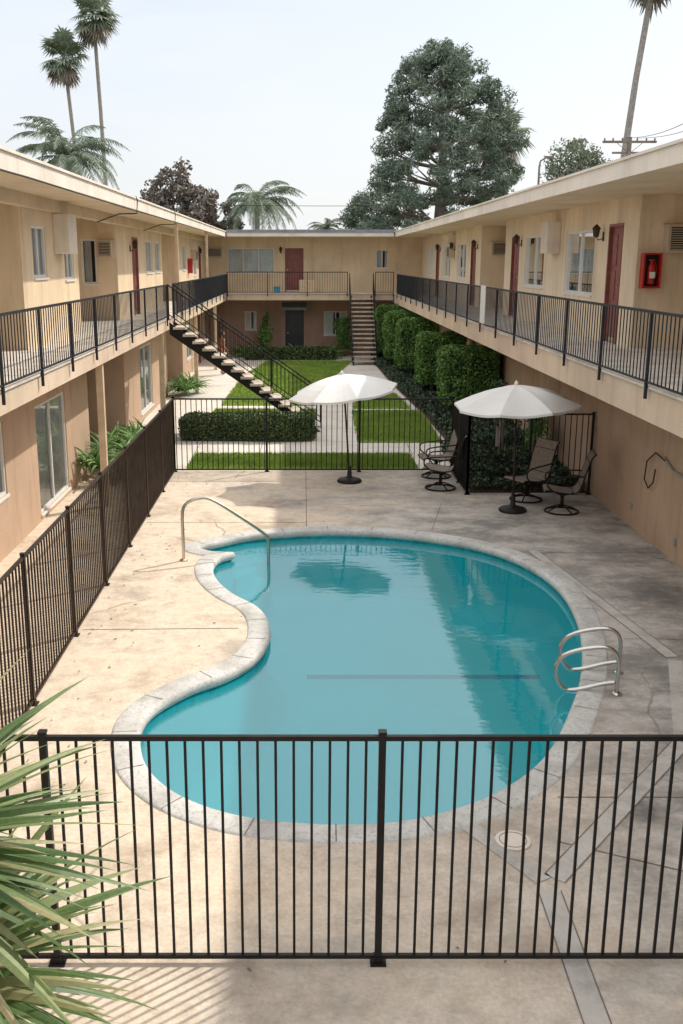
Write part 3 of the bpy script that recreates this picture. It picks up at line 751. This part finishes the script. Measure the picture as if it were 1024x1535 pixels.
# ------------------------------------------------------------------ pool rails
def smoothpath(P,n=6,closed=False):
    P=[Vector(p) for p in P]; R=[]; L=len(P)
    for i in range(L if closed else L-1):
        if closed: p0,p1,p2,p3=P[i-1],P[i],P[(i+1)%L],P[(i+2)%L]
        else: p0,p1,p2,p3=P[max(i-1,0)],P[i],P[i+1],P[min(i+2,L-1)]
        for j in range(n):
            u=j/n; R.append(.5*((2*p1)+(-p0+p2)*u+(2*p0-5*p1+4*p2-p3)*u*u+(-p0+3*p1-3*p2+p3)*u**3))
    if not closed: R.append(P[-1])
    return R
m=MB(); m.tube(smoothpath([(-1.77,14.1,0),(-1.77,14.1,.35),(-1.77,14.1,.70),(-1.72,14.12,.85),(-1.55,14.15,.93),(-1.35,14.2,.90),(-.95,14.3,.62),(-.62,14.38,.36),(-.53,14.4,.22),(-.53,14.4,-.2),(-.53,14.4,-.62)]),.024,12)
m.lathe([(.06,0.002),(.06,.015),(.03,.03)],-1.77,14.1,16); m.build('pool_handrail',M['brassy'],smooth=True)
def ladder(name,x,y,dx,dy):
    m=MB()
    def P(u,z): return (x+dx*u,y+dy*u,z)
    m.tube(smoothpath([P(0,0),P(0,.2),P(0,.34),P(.04,.45),P(.15,.50),P(.38,.46),P(.55,.38),P(.62,.26),P(.60,.12),P(.52,.02),P(.40,.02),P(.15,.10),P(.02,.13)]),.022,12)
    m.lathe([(.055,.002),(.055,.014),(.028,.028)],x,y,16)
    m.build(name,M['steel'],smooth=True)
ladder('pool_grab_rail',3.38,9.95,-.98,.18); ladder('pool_grab_rail',3.20,9.42,-.98,.18)
# ------------------------------------------------------------------ umbrellas
def umbrella(loc,tilt,rot,lean,hz):
    e=empty('patio_umbrella',loc)
    m=MB(); m.lathe([(0,.0),(.24,.0),(.25,.03),(.22,.06),(.12,.09),(.05,.11),(.035,.30),(.03,.32)],0,0,28); m.build('base',M['black'],e,True)
    m=MB(); m.tube([(0,0,.1),(lean,0,hz+.02)],.019,12); m.build('pole',M['bronze'],e,True)
    h=bpy.data.objects.new('canopy_hinge',None); h.location=(lean,0,hz); h.rotation_euler=(tilt[1],tilt[0],rot); h.parent=e; COL.objects.link(h)
    R=1.10; H=.34; z0=.30; n=8; m=MB(); seg=6; sub=6
    def P(a,u):
        k=math.floor(a); f=a-k
        a0=2*math.pi*k/n; a1=2*math.pi*(k+1)/n
        r=R*u; zz=z0+H*(1-u)+.05*math.sin(u*math.pi)
        p=Vector((math.cos(a0)*r,math.sin(a0)*r,zz)).lerp(Vector((math.cos(a1)*r,math.sin(a1)*r,zz)),f)
        p.z-=.045*math.sin(f*math.pi)*u
        sc_=1-.05*math.sin(f*math.pi)*u
        return (p.x*sc_,p.y*sc_,p.z)
    for k in range(n):
        for i in range(sub):
            for j in range(seg):
                a=k+i/sub;b=k+(i+1)/sub; u=j/seg;v=(j+1)/seg
                if u==0: m.poly([P(a,0),P(a,v),P(b-1e-6,v)])
                else: m.poly([P(a,u),P(a,v),P(b-1e-6,v),P(b-1e-6,u)])
            p=P(k+i/sub,1); q=P(k+(i+1)/sub-1e-6,1); m.poly([p,(p[0],p[1],p[2]-.04),(q[0],q[1],q[2]-.04),q])
    m.lathe([(.03,z0+H+.0),(.035,z0+H+.03),(.012,z0+H+.06),(0,z0+H+.08)],0,0,10)
    m.build('canopy',M['canvas'],h)
    m=MB()
    for k in range(n):
        a=2*math.pi*k/n; m.tube([(0,0,z0+H-.02),(math.cos(a)*R*.5,math.sin(a)*R*.5,z0+H*.5+.02),(math.cos(a)*R*.985,math.sin(a)*R*.985,z0-.012)],.008,5)
        m.tube([(0,0,z0+.0),(math.cos(a)*R*.5,math.sin(a)*R*.5,z0+H*.5+.02)],.007,5)
    m.tube([(0,0,.0),(0,0,z0+H)],.019,12)
    m.build('ribs',M['bronze'],h)
umbrella((.92,19.5,0),(-.12,0),.2,-.10,1.52)
umbrella((3.70,17.1,0),(-.05,.0),.35,-.02,1.60)
# ------------------------------------------------------------------ chairs
def chair(loc,rz):
    e=empty('patio_chair',loc,rz)
    prof=smoothpath([(0,.33,.40),(0,.26,.43),(0,.0,.39),(0,-.20,.40),(0,-.29,.52),(0,-.36,.78),(0,-.44,1.02),(0,-.50,1.08)],5)
    m=MB(); W=.27
    for s_ in (-1,1): m.tube([(s_*W,p.y,p.z) for p in prof],.014,8)
    for i in (0,len(prof)-1,14): m.tube([(-W,prof[i].y,prof[i].z),(W,prof[i].y,prof[i].z)],.012,6)
    for s_ in (-1,1):
        m.tube(smoothpath([(s_*W,-.33,.70),(s_*(W+.04),-.15,.69),(s_*(W+.05),.10,.67),(s_*(W+.05),.26,.63),(s_*(W+.03),.28,.52),(s_*W,.18,.42)],5),.014,8)
        m.tube([(s_*W,.15,.41),(s_*.10,.04,.33),(0,0,.30)],.014,6); m.tube([(s_*W,-.15,.40),(s_*.10,-.04,.33),(0,0,.30)],.014,6)
    m.tube([(0,0,.10),(0,0,.34)],.032,10)
    m.tube([(.29*math.cos(a),.29*math.sin(a),.018) for a in np.linspace(0,2*math.pi,28,endpoint=False)],.016,8,closed=True)
    for k in range(4):
        a=k*math.pi/2+.6; m.tube([(0,0,.13),(.15*math.cos(a),.15*math.sin(a),.09),(.285*math.cos(a),.285*math.sin(a),.03)],.013,6)
    m.build('frame',M['black'],e,True)
    m=MB()
    for i in range(1,len(prof)-2):
        p,q=prof[i],prof[i+1]; t=(q-p).normalized(); nn=Vector((0,-t.z,t.y))*.008
        for dz in (1,-1):
            m.poly([(-W+.01,p.y+nn.y*dz,p.z+nn.z*dz),(W-.01,p.y+nn.y*dz,p.z+nn.z*dz),(W-.01,q.y+nn.y*dz,q.z+nn.z*dz),(-W+.01,q.y+nn.y*dz,q.z+nn.z*dz)])
    m.build('sling',M['sling'],e,True)
    m=MB()
    for k in (28,20):
        p=prof[k]; m.tube([(-W+.01,p.y+.012,p.z),(W-.01,p.y+.012,p.z)],.006,5)
    m.build('sling_seam',M['bronze'],e)
chair((2.66,18.9,0),math.radians(75)); chair((2.72,20.0,0),math.radians(95))
chair((4.12,17.95,0),math.radians(120)); chair((4.55,17.05,0),math.radians(80))
# ------------------------------------------------------------------ trees
def pine():
    m=MB(); cx,cy=10.2,77
    rows=[(18.6,9.6,1.0),(17.9,9.8,2.0),(17.0,9.9,2.9),(15.9,10.0,3.4),(14.6,10.1,4.1),(13.3,10.2,4.7),(12,10.4,4.8),(10.7,10.4,4.8),(9.4,10.1,5.0),(8.2,9.3,5.4),(7.1,8.9,5.3),(6.0,8.8,4.8)]
    m.tube([(cx,cy,0),(cx-.2,cy,6),(cx,cy,11),(cx-.4,cy,17)],[.55,.42,.3,.08],9,1)
    Q=[]
    for z,xc,r in rows:
        k=int(6+r*6.4)
        for i in range(k):
            a=random.uniform(0,6.283); rr=r*math.sqrt(random.uniform(.08,1)); 
            if random.random()<.5: rr=r*random.uniform(.82,1.15)
            c=Vector((xc+math.cos(a)*rr,cy+math.sin(a)*rr,z+random.uniform(-.7,.6)+.1))
            if random.random()<.35: m.tube([(cx+(xc-cx)*.5,cy,z-1.2),((cx+c.x)/2,(cy+c.y)/2,z-.7),tuple(c)],[.12,.07,.02],5,1)
            n=random.randint(150,230); s_=random.uniform(.45,.95)
            q=rng.normal(size=(n,3)); q/=np.linalg.norm(q,axis=1,keepdims=True); q*=rng.uniform(.1,1,(n,1))**.6
            q[:,2]=q[:,2]*.85+.3*np.abs(q[:,2])
            Q.append(np.array(c)+q*s_*np.array([1,1,.9]))
    leafcloud(m,np.concatenate(Q),.20,0,.22)
    m.build('pine_tree',[M['pine'],M['bark']])
pine()
def crown(name,c,r,n,size,mat,clumps,trunk=True,cs=.3):
    m=MB(); Q=[]
    for k in range(clumps):
        d=Vector((random.gauss(0,1),random.gauss(0,1),random.gauss(0,1))).normalized()*random.uniform(.35,1)
        cc=Vector((c[0]+d.x*r[0],c[1]+d.y*r[1],c[2]+d.z*r[2]*(1 if d.z>0 else .7)))
        q=rng.normal(size=(n//clumps,3)); q/=np.linalg.norm(q,axis=1,keepdims=True); q*=rng.uniform(.05,1,(len(q),1))**.6
        Q.append(np.array(cc)+q*np.array(r)*random.uniform(cs*.6,cs*1.2))
        if k%2==0: m.tube([(c[0],c[1],c[2]-r[2]*1.1),(c[0]+d.x*.35*r[0],c[1]+d.y*.35*r[1],c[2]-r[2]*.3),tuple(cc)],[.12,.06,.015],5,1)
    m.tube([(c[0],c[1],0),(c[0],c[1],c[2]-r[2]*.9)],[.3,.18],8,1)
    leafcloud(m,np.concatenate(Q),size,0,.6)
    m.build(name,[mat,M['bark']])
crown('magnolia_tree',(-7.9,64,7.3),(2.5,2.3,2.6),8000,.14,M['magn'],62,cs=.26)
crown('magnolia_tree',(-5.6,66,6.4),(1.7,1.6,1.6),3000,.14,M['magn'],26,cs=.32)
crown('broadleaf_tree',(18.5,70,9.3),(2.7,2.2,2.8),11000,.10,M['broad'],95,cs=.26)
def pinnate(name,base,h,R,nf,seed,lean=(0,0),tr=.16,lw=.5):
    random.seed(seed); m=MB(); x,y=base
    top=Vector((x+lean[0],y+lean[1],h))
    m.tube([(x,y,0),(x+lean[0]*.4,y+lean[1]*.4,h*.5),tuple(top)],[tr*1.3,tr,tr*.9],10,1)
    m.tube([tuple(top-Vector((0,0,.1))),tuple(top+Vector((0,0,.5)))],[tr*.9,tr*.3],8,0)
    for i in range(nf):
        az=2*math.pi*i/nf*1.618*2+random.uniform(-.2,.2); el=math.radians(random.uniform(-5,84)); l=R*random.uniform(1.1,1.45)
        p=top+Vector((0,0,.2)); pts=[p.copy()]; S=12; 
        for j in range(S):
            d=Vector((math.cos(az)*math.cos(el),math.sin(az)*math.cos(el),math.sin(el))); p=p+d*l/S; pts.append(p.copy()); el-=.155*random.uniform(.8,1.2)*(1 if el>-1.2 else 0)
        m.tube([tuple(q) for q in pts],[.03*(1-j/S)+.006 for j in range(S+1)],4,0)
        for j in range(1,S*5):
            u=j/(S*5); k=min(int(u*S),S-1); q=pts[k].lerp(pts[k+1],u*S-k); t=(pts[k+1]-pts[k]).normalized()
            sd=t.cross(Vector((0,0,1))); 
            if sd.length<.01: continue
            sd.normalize(); ll=lw*R*.48*math.sin(math.pi*min(.97,u*.85+.13))
            for s_ in (-1,1):
                dd=(sd*s_*.8+t*.5+Vector((0,0,-.45+random.uniform(-.45,.35)))).normalized()*ll*random.uniform(.7,1.1); w=t*.017*R/2.5
                mid=q+dd*.5+Vector((0,0,.03)); e=q+dd+Vector((0,0,-.12*ll))
                b=len(m.v); m.v+=[tuple(q-w),tuple(q+w),tuple(mid+w),tuple(e),tuple(mid-w)]; m.f.append([b,b+1,b+2,b+3,b+4]); m.m.append(0)
    m.build(name,[M['palm'],M['palmbark']])
pinnate('queen_palm',(-11.6,51),8.9,2.7,34,3,(.1,0)); pinnate('queen_palm',(-2.9,65),7.5,2.7,36,5); pinnate('queen_palm',(1.9,85),6.6,1.5,20,8); pinnate('queen_palm',(-17.6,100),9.2,1.7,20,9)
def fanpalm(name,base,h,R,nf,seed,lean=(0,0),tr=.2):
    random.seed(seed); m=MB(); x,y=base; top=Vector((x+lean[0],y+lean[1],h))
    m.tube([(x,y,0),(x+lean[0]*.2,y+lean[1]*.2,h*.3),(x+lean[0]*.6,y+lean[1]*.6,h*.7),tuple(top)],[tr*1.4,tr,tr*.8,tr*.75],10,1)
    def fan(az,el,pl,fr,mi):
        d=Vector((math.cos(az)*math.cos(el),math.sin(az)*math.cos(el),math.sin(el))); p=top+Vector((0,0,random.uniform(-.3,.3))); q=p+d*pl
        m.tube([tuple(p),tuple(q)],.02,4,mi)
        sd=d.cross(Vector((0,0,1))).normalized()
        if random.random()<.5: sd=(sd+d.cross(sd)*random.uniform(-.6,.6)).normalized()
        n=13
        for k in range(n):
            a=(k/(n-1)-.5)*math.radians(230); dd=d*math.cos(a)+sd*math.sin(a); ll=fr*(.75+.25*math.cos(a))*random.uniform(.85,1.1)
            nn=sd*math.cos(a)-d*math.sin(a); w=nn*.06*fr/.8
            e=q+dd*ll+Vector((0,0,-.28*ll*random.uniform(.6,1.3))); mid=q+dd*ll*.55
            b=len(m.v); m.v+=[tuple(q),tuple(mid-w),tuple(e),tuple(mid+w)]; m.f.append([b,b+1,b+2,b+3]); m.m.append(mi)
    for i in range(nf): fan(random.uniform(0,6.28),math.radians(random.uniform(-35,80)),R*random.uniform(.35,.65),R*.55,0)
    for i in range(nf//2): fan(random.uniform(0,6.28),math.radians(random.uniform(-80,-45)),R*random.uniform(.4,.7),R*.5,2)
    m.build(name,[M['palm'],M['palmbark'],M['dead']])
fanpalm('fan_palm',(-18.9,90),20.8,2.2,54,21,(-1.1,0)); fanpalm('fan_palm',(-16.8,90),23.9,2.2,54,22,(-.6,0))
fanpalm('fan_palm',(17.6,60),20.3,2.2,50,23,(1.7,0),.22)
fanpalm('fan_palm',(15.2,82),13.6,2.8,60,24,(0,0),.25)
random.seed(11)
# ------------------------------------------------------------------ foreground yucca
e=empty('yucca_plant',(-1.50,3.3,0))
m=MB(); m.tube([(0,0,0),(.03,0,.9),(-.03,.02,1.6),(0,0,2.2)],[.09,.07,.06,.05],10,0); m.tube([(0,0,.5),(.05,.1,1.0),(.02,.1,1.5)],[.06,.05,.045],8,0); m.build('trunk',M['palmbark'],e)
def yleafmat():
    m,t=nt('yucca_leaf'); g=N(t,'ShaderNodeNewGeometry')
    col=ramp(t,g.outputs['Random Per Island'],[(0,(.08,.15,.05)),(.5,(.16,.25,.08)),(.80,(.30,.36,.15)),(1,(.48,.40,.22))])
    col=mixc(t,.5,col,ramp(t,noi(t,pos(t),60,2),[(.3,(.6,.6,.6)),(.7,(1,1,1))]),'MULTIPLY')
    p=prin(t,col,.45); tr=N(t,'ShaderNodeBsdfTranslucent'); t.links.new(col,tr.inputs['Color']); mx=N(t,'ShaderNodeMixShader'); mx.inputs[0].default_value=.25
    t.links.new(p.outputs[0],mx.inputs[1]); t.links.new(tr.outputs[0],mx.inputs[2]); out(t,mx.outputs[0]); return m
M['yl']=yleafmat()
m=MB(); strap(m,-.08,0,2.14,230,.98,.032,0,-.6,.95,8,droop=.20); m.build('upper_rosette',M['yl'],e)
m=MB(); strap(m,.0,.1,1.5,150,.98,.032,0,-.4,.8,8,droop=.22); m.build('lower_rosette',M['yl'],e)
# ------------------------------------------------------------------ utility pole, lamp, wires
m=MB(); X,Y=17.6,57
m.tube([(X,Y,0),(X,Y,10.75)],[.17,.12],10); m.box(X-1.45,X+1.45,Y-.06,Y+.06,10.45,10.57); m.box(X-.9,X+.9,Y-.06,Y+.06,9.9,10.0)
for k in (-1.35,-.9,-.4,.4,.9,1.35): m.lathe([(.04,10.57),(.05,10.66),(.02,10.72),(0,10.72)],X+k,Y,8)
m.tube([(X-.7,Y-.05,10.46),(X,Y-.1,9.9)],.02,4); m.tube([(X+.7,Y-.05,10.46),(X,Y-.1,9.9)],.02,4)
m.lathe([(.0,9.0),(.16,9.02),(.16,9.6),(0,9.65)],X+.3,Y,12)
m.build('utility_pole',M['timber'])
m=MB()
for k,(zz,ex) in enumerate([(10.7,12.2),(10.7,12.9),(10.0,12.6)]):
    pts=[]
    for j in range(13):
        u=j/12; pts.append((X+(-.4+.8*k)*(1-u)+(ex-X)*u,Y-30*u,zz*(1-u)+(9.3-.5*(k==2))*u-1.0*math.sin(math.pi*u)*.6))
    m.tube(pts,.014,4)
m.tube([(-14+2.6*j,60,7.35+.25*((j-6)/6)**2) for j in range(13)],.018,4)
m.build('power_lines',M['hose'])
m=MB(); m.tube([(13.7,61,0),(13.7,61,9.6),(13.75,61,9.9),(14.1,61,10.1)],[.09,.06,.05,.05],8); m.box(14.0,14.5,60.9,61.1,10.05,10.17); m.build('street_lamp',M['timber'])
# ------------------------------------------------------------------ person
def person(loc,rz):
    e=empty('person',loc,rz)
    J=[(0,0,.92),(0,.0,1.08),(0,.01,1.30),(0,.0,1.42),(0,.01,1.50)]
    R=[(.135,.10),(.115,.085),(.145,.095),(.06,.055),(.05,.05)]
    E=[(0,1),(1,2),(2,3),(3,4)]
    def add(p,r,par):
        J.append(p);R.append((r,r));E.append((par,len(J)-1)); return len(J)-1
    hips=[]
    for s_ in (-1,1):
        a=add((s_*.09,0,.86),.095,0); b=add((s_*.10,.02+.05*s_,.48),.06,a); c=add((s_*.10,-.02-.08*s_,.09),.038,b); d=add((s_*.11,.10-.08*s_,.035),.035,c)
        a=add((s_*.17,0,1.37),.05,2); b=add((s_*.215,-.02,1.10),.04,a); c=add((s_*.20,.14+.03*s_,.90),.028,b); hips.append((s_*.195,.20+.03*s_,.86)); add((s_*.195,.19+.03*s_,.87),.022,c)
    me=bpy.data.meshes.new('body'); me.from_pydata(J,E,[]); o=bpy.data.objects.new('body',me); COL.objects.link(o); o.parent=e
    mt,t=nt('clothed_body'); tc=N(t,'ShaderNodeTexCoord'); sx=N(t,'ShaderNodeSeparateXYZ'); t.links.new(tc.outputs['Object'],sx.inputs[0])
    mr=N(t,'ShaderNodeMapRange'); mr.inputs['From Max'].default_value=1.6; t.links.new(sx.outputs['Z'],mr.inputs['Value'])
    r=ramp(t,mr.outputs[0],[(0,(.05,.04,.04)),(.045,(.42,.24,.16)),(.32,(.55,.20,.22)),(.58,(.60,.20,.08)),(.89,(.48,.28,.19))])
    for n in t.nodes:
        if n.type=='VALTORGB': n.color_ramp.interpolation='CONSTANT'
    ab=N(t,'ShaderNodeMath',operation='ABSOLUTE'); t.links.new(sx.outputs['X'],ab.inputs[0]); gt=N(t,'ShaderNodeMath',operation='GREATER_THAN'); t.links.new(ab.outputs[0],gt.inputs[0]); gt.inputs[1].default_value=.172
    col=mixc(t,gt.outputs[0],r,(.48,.28,.19)); p=prin(t,col,.75); out(t,p.outputs[0]); me.materials.append(mt)
    sk=o.modifiers.new('skin','SKIN'); sk.use_smooth_shade=True
    for i,v in enumerate(me.skin_vertices[0].data): v.radius=R[i]; v.use_root=(i==0)
    ss=o.modifiers.new('sub','SUBSURF'); ss.levels=1; ss.render_levels=2
    skn=simple('skin',(.48,.28,.19),.05); hair=simple('brown_hair',(.06,.03,.02),.3,30)
    m=MB(); 
    def ell(c,r,n=16,k=10,mi=0):
        b=len(m.v)
        for i in range(k+1):
            ph=math.pi*i/k
            for j in range(n):
                a=2*math.pi*j/n; m.v.append((c[0]+r[0]*math.sin(ph)*math.cos(a),c[1]+r[1]*math.sin(ph)*math.sin(a)*(1 if ph<1.8 else .92),c[2]+r[2]*math.cos(ph)))
        for i in range(k):
            for j in range(n): m.f.append([b+i*n+j,b+(i+1)*n+j,b+(i+1)*n+(j+1)%n,b+i*n+(j+1)%n]); m.m.append(mi)
    ell((0,.02,1.58),(.075,.092,.115)); ell((0,.112,1.565),(.012,.02,.02),8,6); ell((-.076,.02,1.57),(.012,.02,.03),8,6); ell((.076,.02,1.57),(.012,.02,.03),8,6)
    ell((-.03,.10,1.59),(.011,.01,.008),8,6,2); ell((.03,.10,1.59),(.011,.01,.008),8,6,2); ell((0,.106,1.525),(.022,.008,.007),8,6,3)
    m.build('head',[skn,skn,M['dark'],M['red']],e,True)
    m=MB(); ell((0,-.005,1.61),(.088,.095,.105)); ell((0,-.07,1.50),(.075,.05,.15)); m.build('hair',hair,e,True)
    m=MB()
    for h in hips:
        s_=1 if h[0]>0 else -1
        for k,(o_,l) in enumerate([(-.03,.06),(-.01,.072),(.01,.068),(.028,.055)]):
            m.tube([(h[0]+o_*.6,h[1],h[2]+.0),(h[0]+o_*.8,h[1]+l*.6,h[2]-.01),(h[0]+o_*.8,h[1]+l*.9,h[2]-.035)],[.009,.008,.006],6)
        m.tube([(h[0]-s_*.02,h[1]-.04,h[2]+.01),(h[0]-s_*.05,h[1]-.01,h[2]-.0),(h[0]-s_*.055,h[1]+.02,h[2]-.015)],[.01,.009,.007],6)
    m.build('fingers',skn,e,True)
person((-3.15,38.8,0),math.radians(-60))

# ------------------------------------------------------------------ light & sky
EL=math.radians(44); AZ=math.radians(51.5)
d=Vector((math.sin(AZ)*math.cos(EL),math.cos(AZ)*math.cos(EL),math.sin(EL)))
sl=bpy.data.lights.new('sun','SUN'); sl.energy=3.5; sl.angle=math.radians(1.0); sl.color=(1,.93,.82)
so=bpy.data.objects.new('sun',sl); so.rotation_euler=d.to_track_quat('Z','Y').to_euler(); so.location=(30,30,40); COL.objects.link(so)
w=bpy.data.worlds.new('World'); sc.world=w; w.use_nodes=True; t=w.node_tree
for n in list(t.nodes): t.nodes.remove(n)
sky=N(t,'ShaderNodeTexSky',sky_type='NISHITA'); sky.sun_disc=False; sky.sun_elevation=EL; sky.sun_rotation=AZ; sky.air_density=1.; sky.dust_density=3.; sky.ozone_density=1.
hs=N(t,'ShaderNodeHueSaturation'); hs.inputs['Saturation'].default_value=.7; t.links.new(sky.outputs[0],hs.inputs['Color'])
tc=N(t,'ShaderNodeTexCoord'); sz=N(t,'ShaderNodeSeparateXYZ'); t.links.new(tc.outputs['Generated'],sz.inputs[0])
# haze layer: white at the horizon, slightly bluer above it, brightened overhead, out of view, to lift the ambient light
hzc=ramp(t,sz.outputs['Z'],[(0.,(.95,.965,.98)),(.24,(.79,.86,.94)),(.42,(1.,1.,1.)),(.7,(1.,1.,1.))])
hzs=ramp(t,sz.outputs['Z'],[(0.,.66),(.25,.66),(.7,1.)])
hcol=mixc(t,1.,hzc,hzs,'MULTIPLY')
sca=N(t,'ShaderNodeVectorMath',operation='SCALE'); t.links.new(hcol,sca.inputs[0]); sca.inputs['Scale'].default_value=11.6
hz=mixc(t,.70,hs.outputs[0],sca.outputs[0])
mp=N(t,'ShaderNodeMapping'); mp.inputs['Scale'].default_value=(1.2,1.2,6); mp.inputs['Rotation'].default_value=(0,.12,.3); t.links.new(tc.outputs['Generated'],mp.inputs['Vector'])
cl=ramp(t,noi(t,mp.outputs[0],2.2,6,.6),[(.42,0.),(.75,.5)])
col=mixc(t,cl,hz,(6.7,6.8,6.9))
bg=N(t,'ShaderNodeBackground'); bg.inputs['Strength'].default_value=.15; t.links.new(col,bg.inputs['Color'])
wo=N(t,'ShaderNodeOutputWorld'); t.links.new(bg.outputs[0],wo.inputs['Surface'])
# ------------------------------------------------------------------ camera
cam=bpy.data.cameras.new('camera'); co=bpy.data.objects.new('camera',cam); COL.objects.link(co)
co.location=(0,0,4.3); co.rotation_euler=(math.radians(90-14.17),0,0)
cam.sensor_fit='VERTICAL'; cam.sensor_height=36; cam.lens=1493/1535*36
cam.shift_x=(512-455)/1535; cam.clip_end=3000; cam.clip_start=.05
sc.camera=co
sc.view_settings.view_transform='Standard'; sc.view_settings.look='None'; sc.view_settings.exposure=0
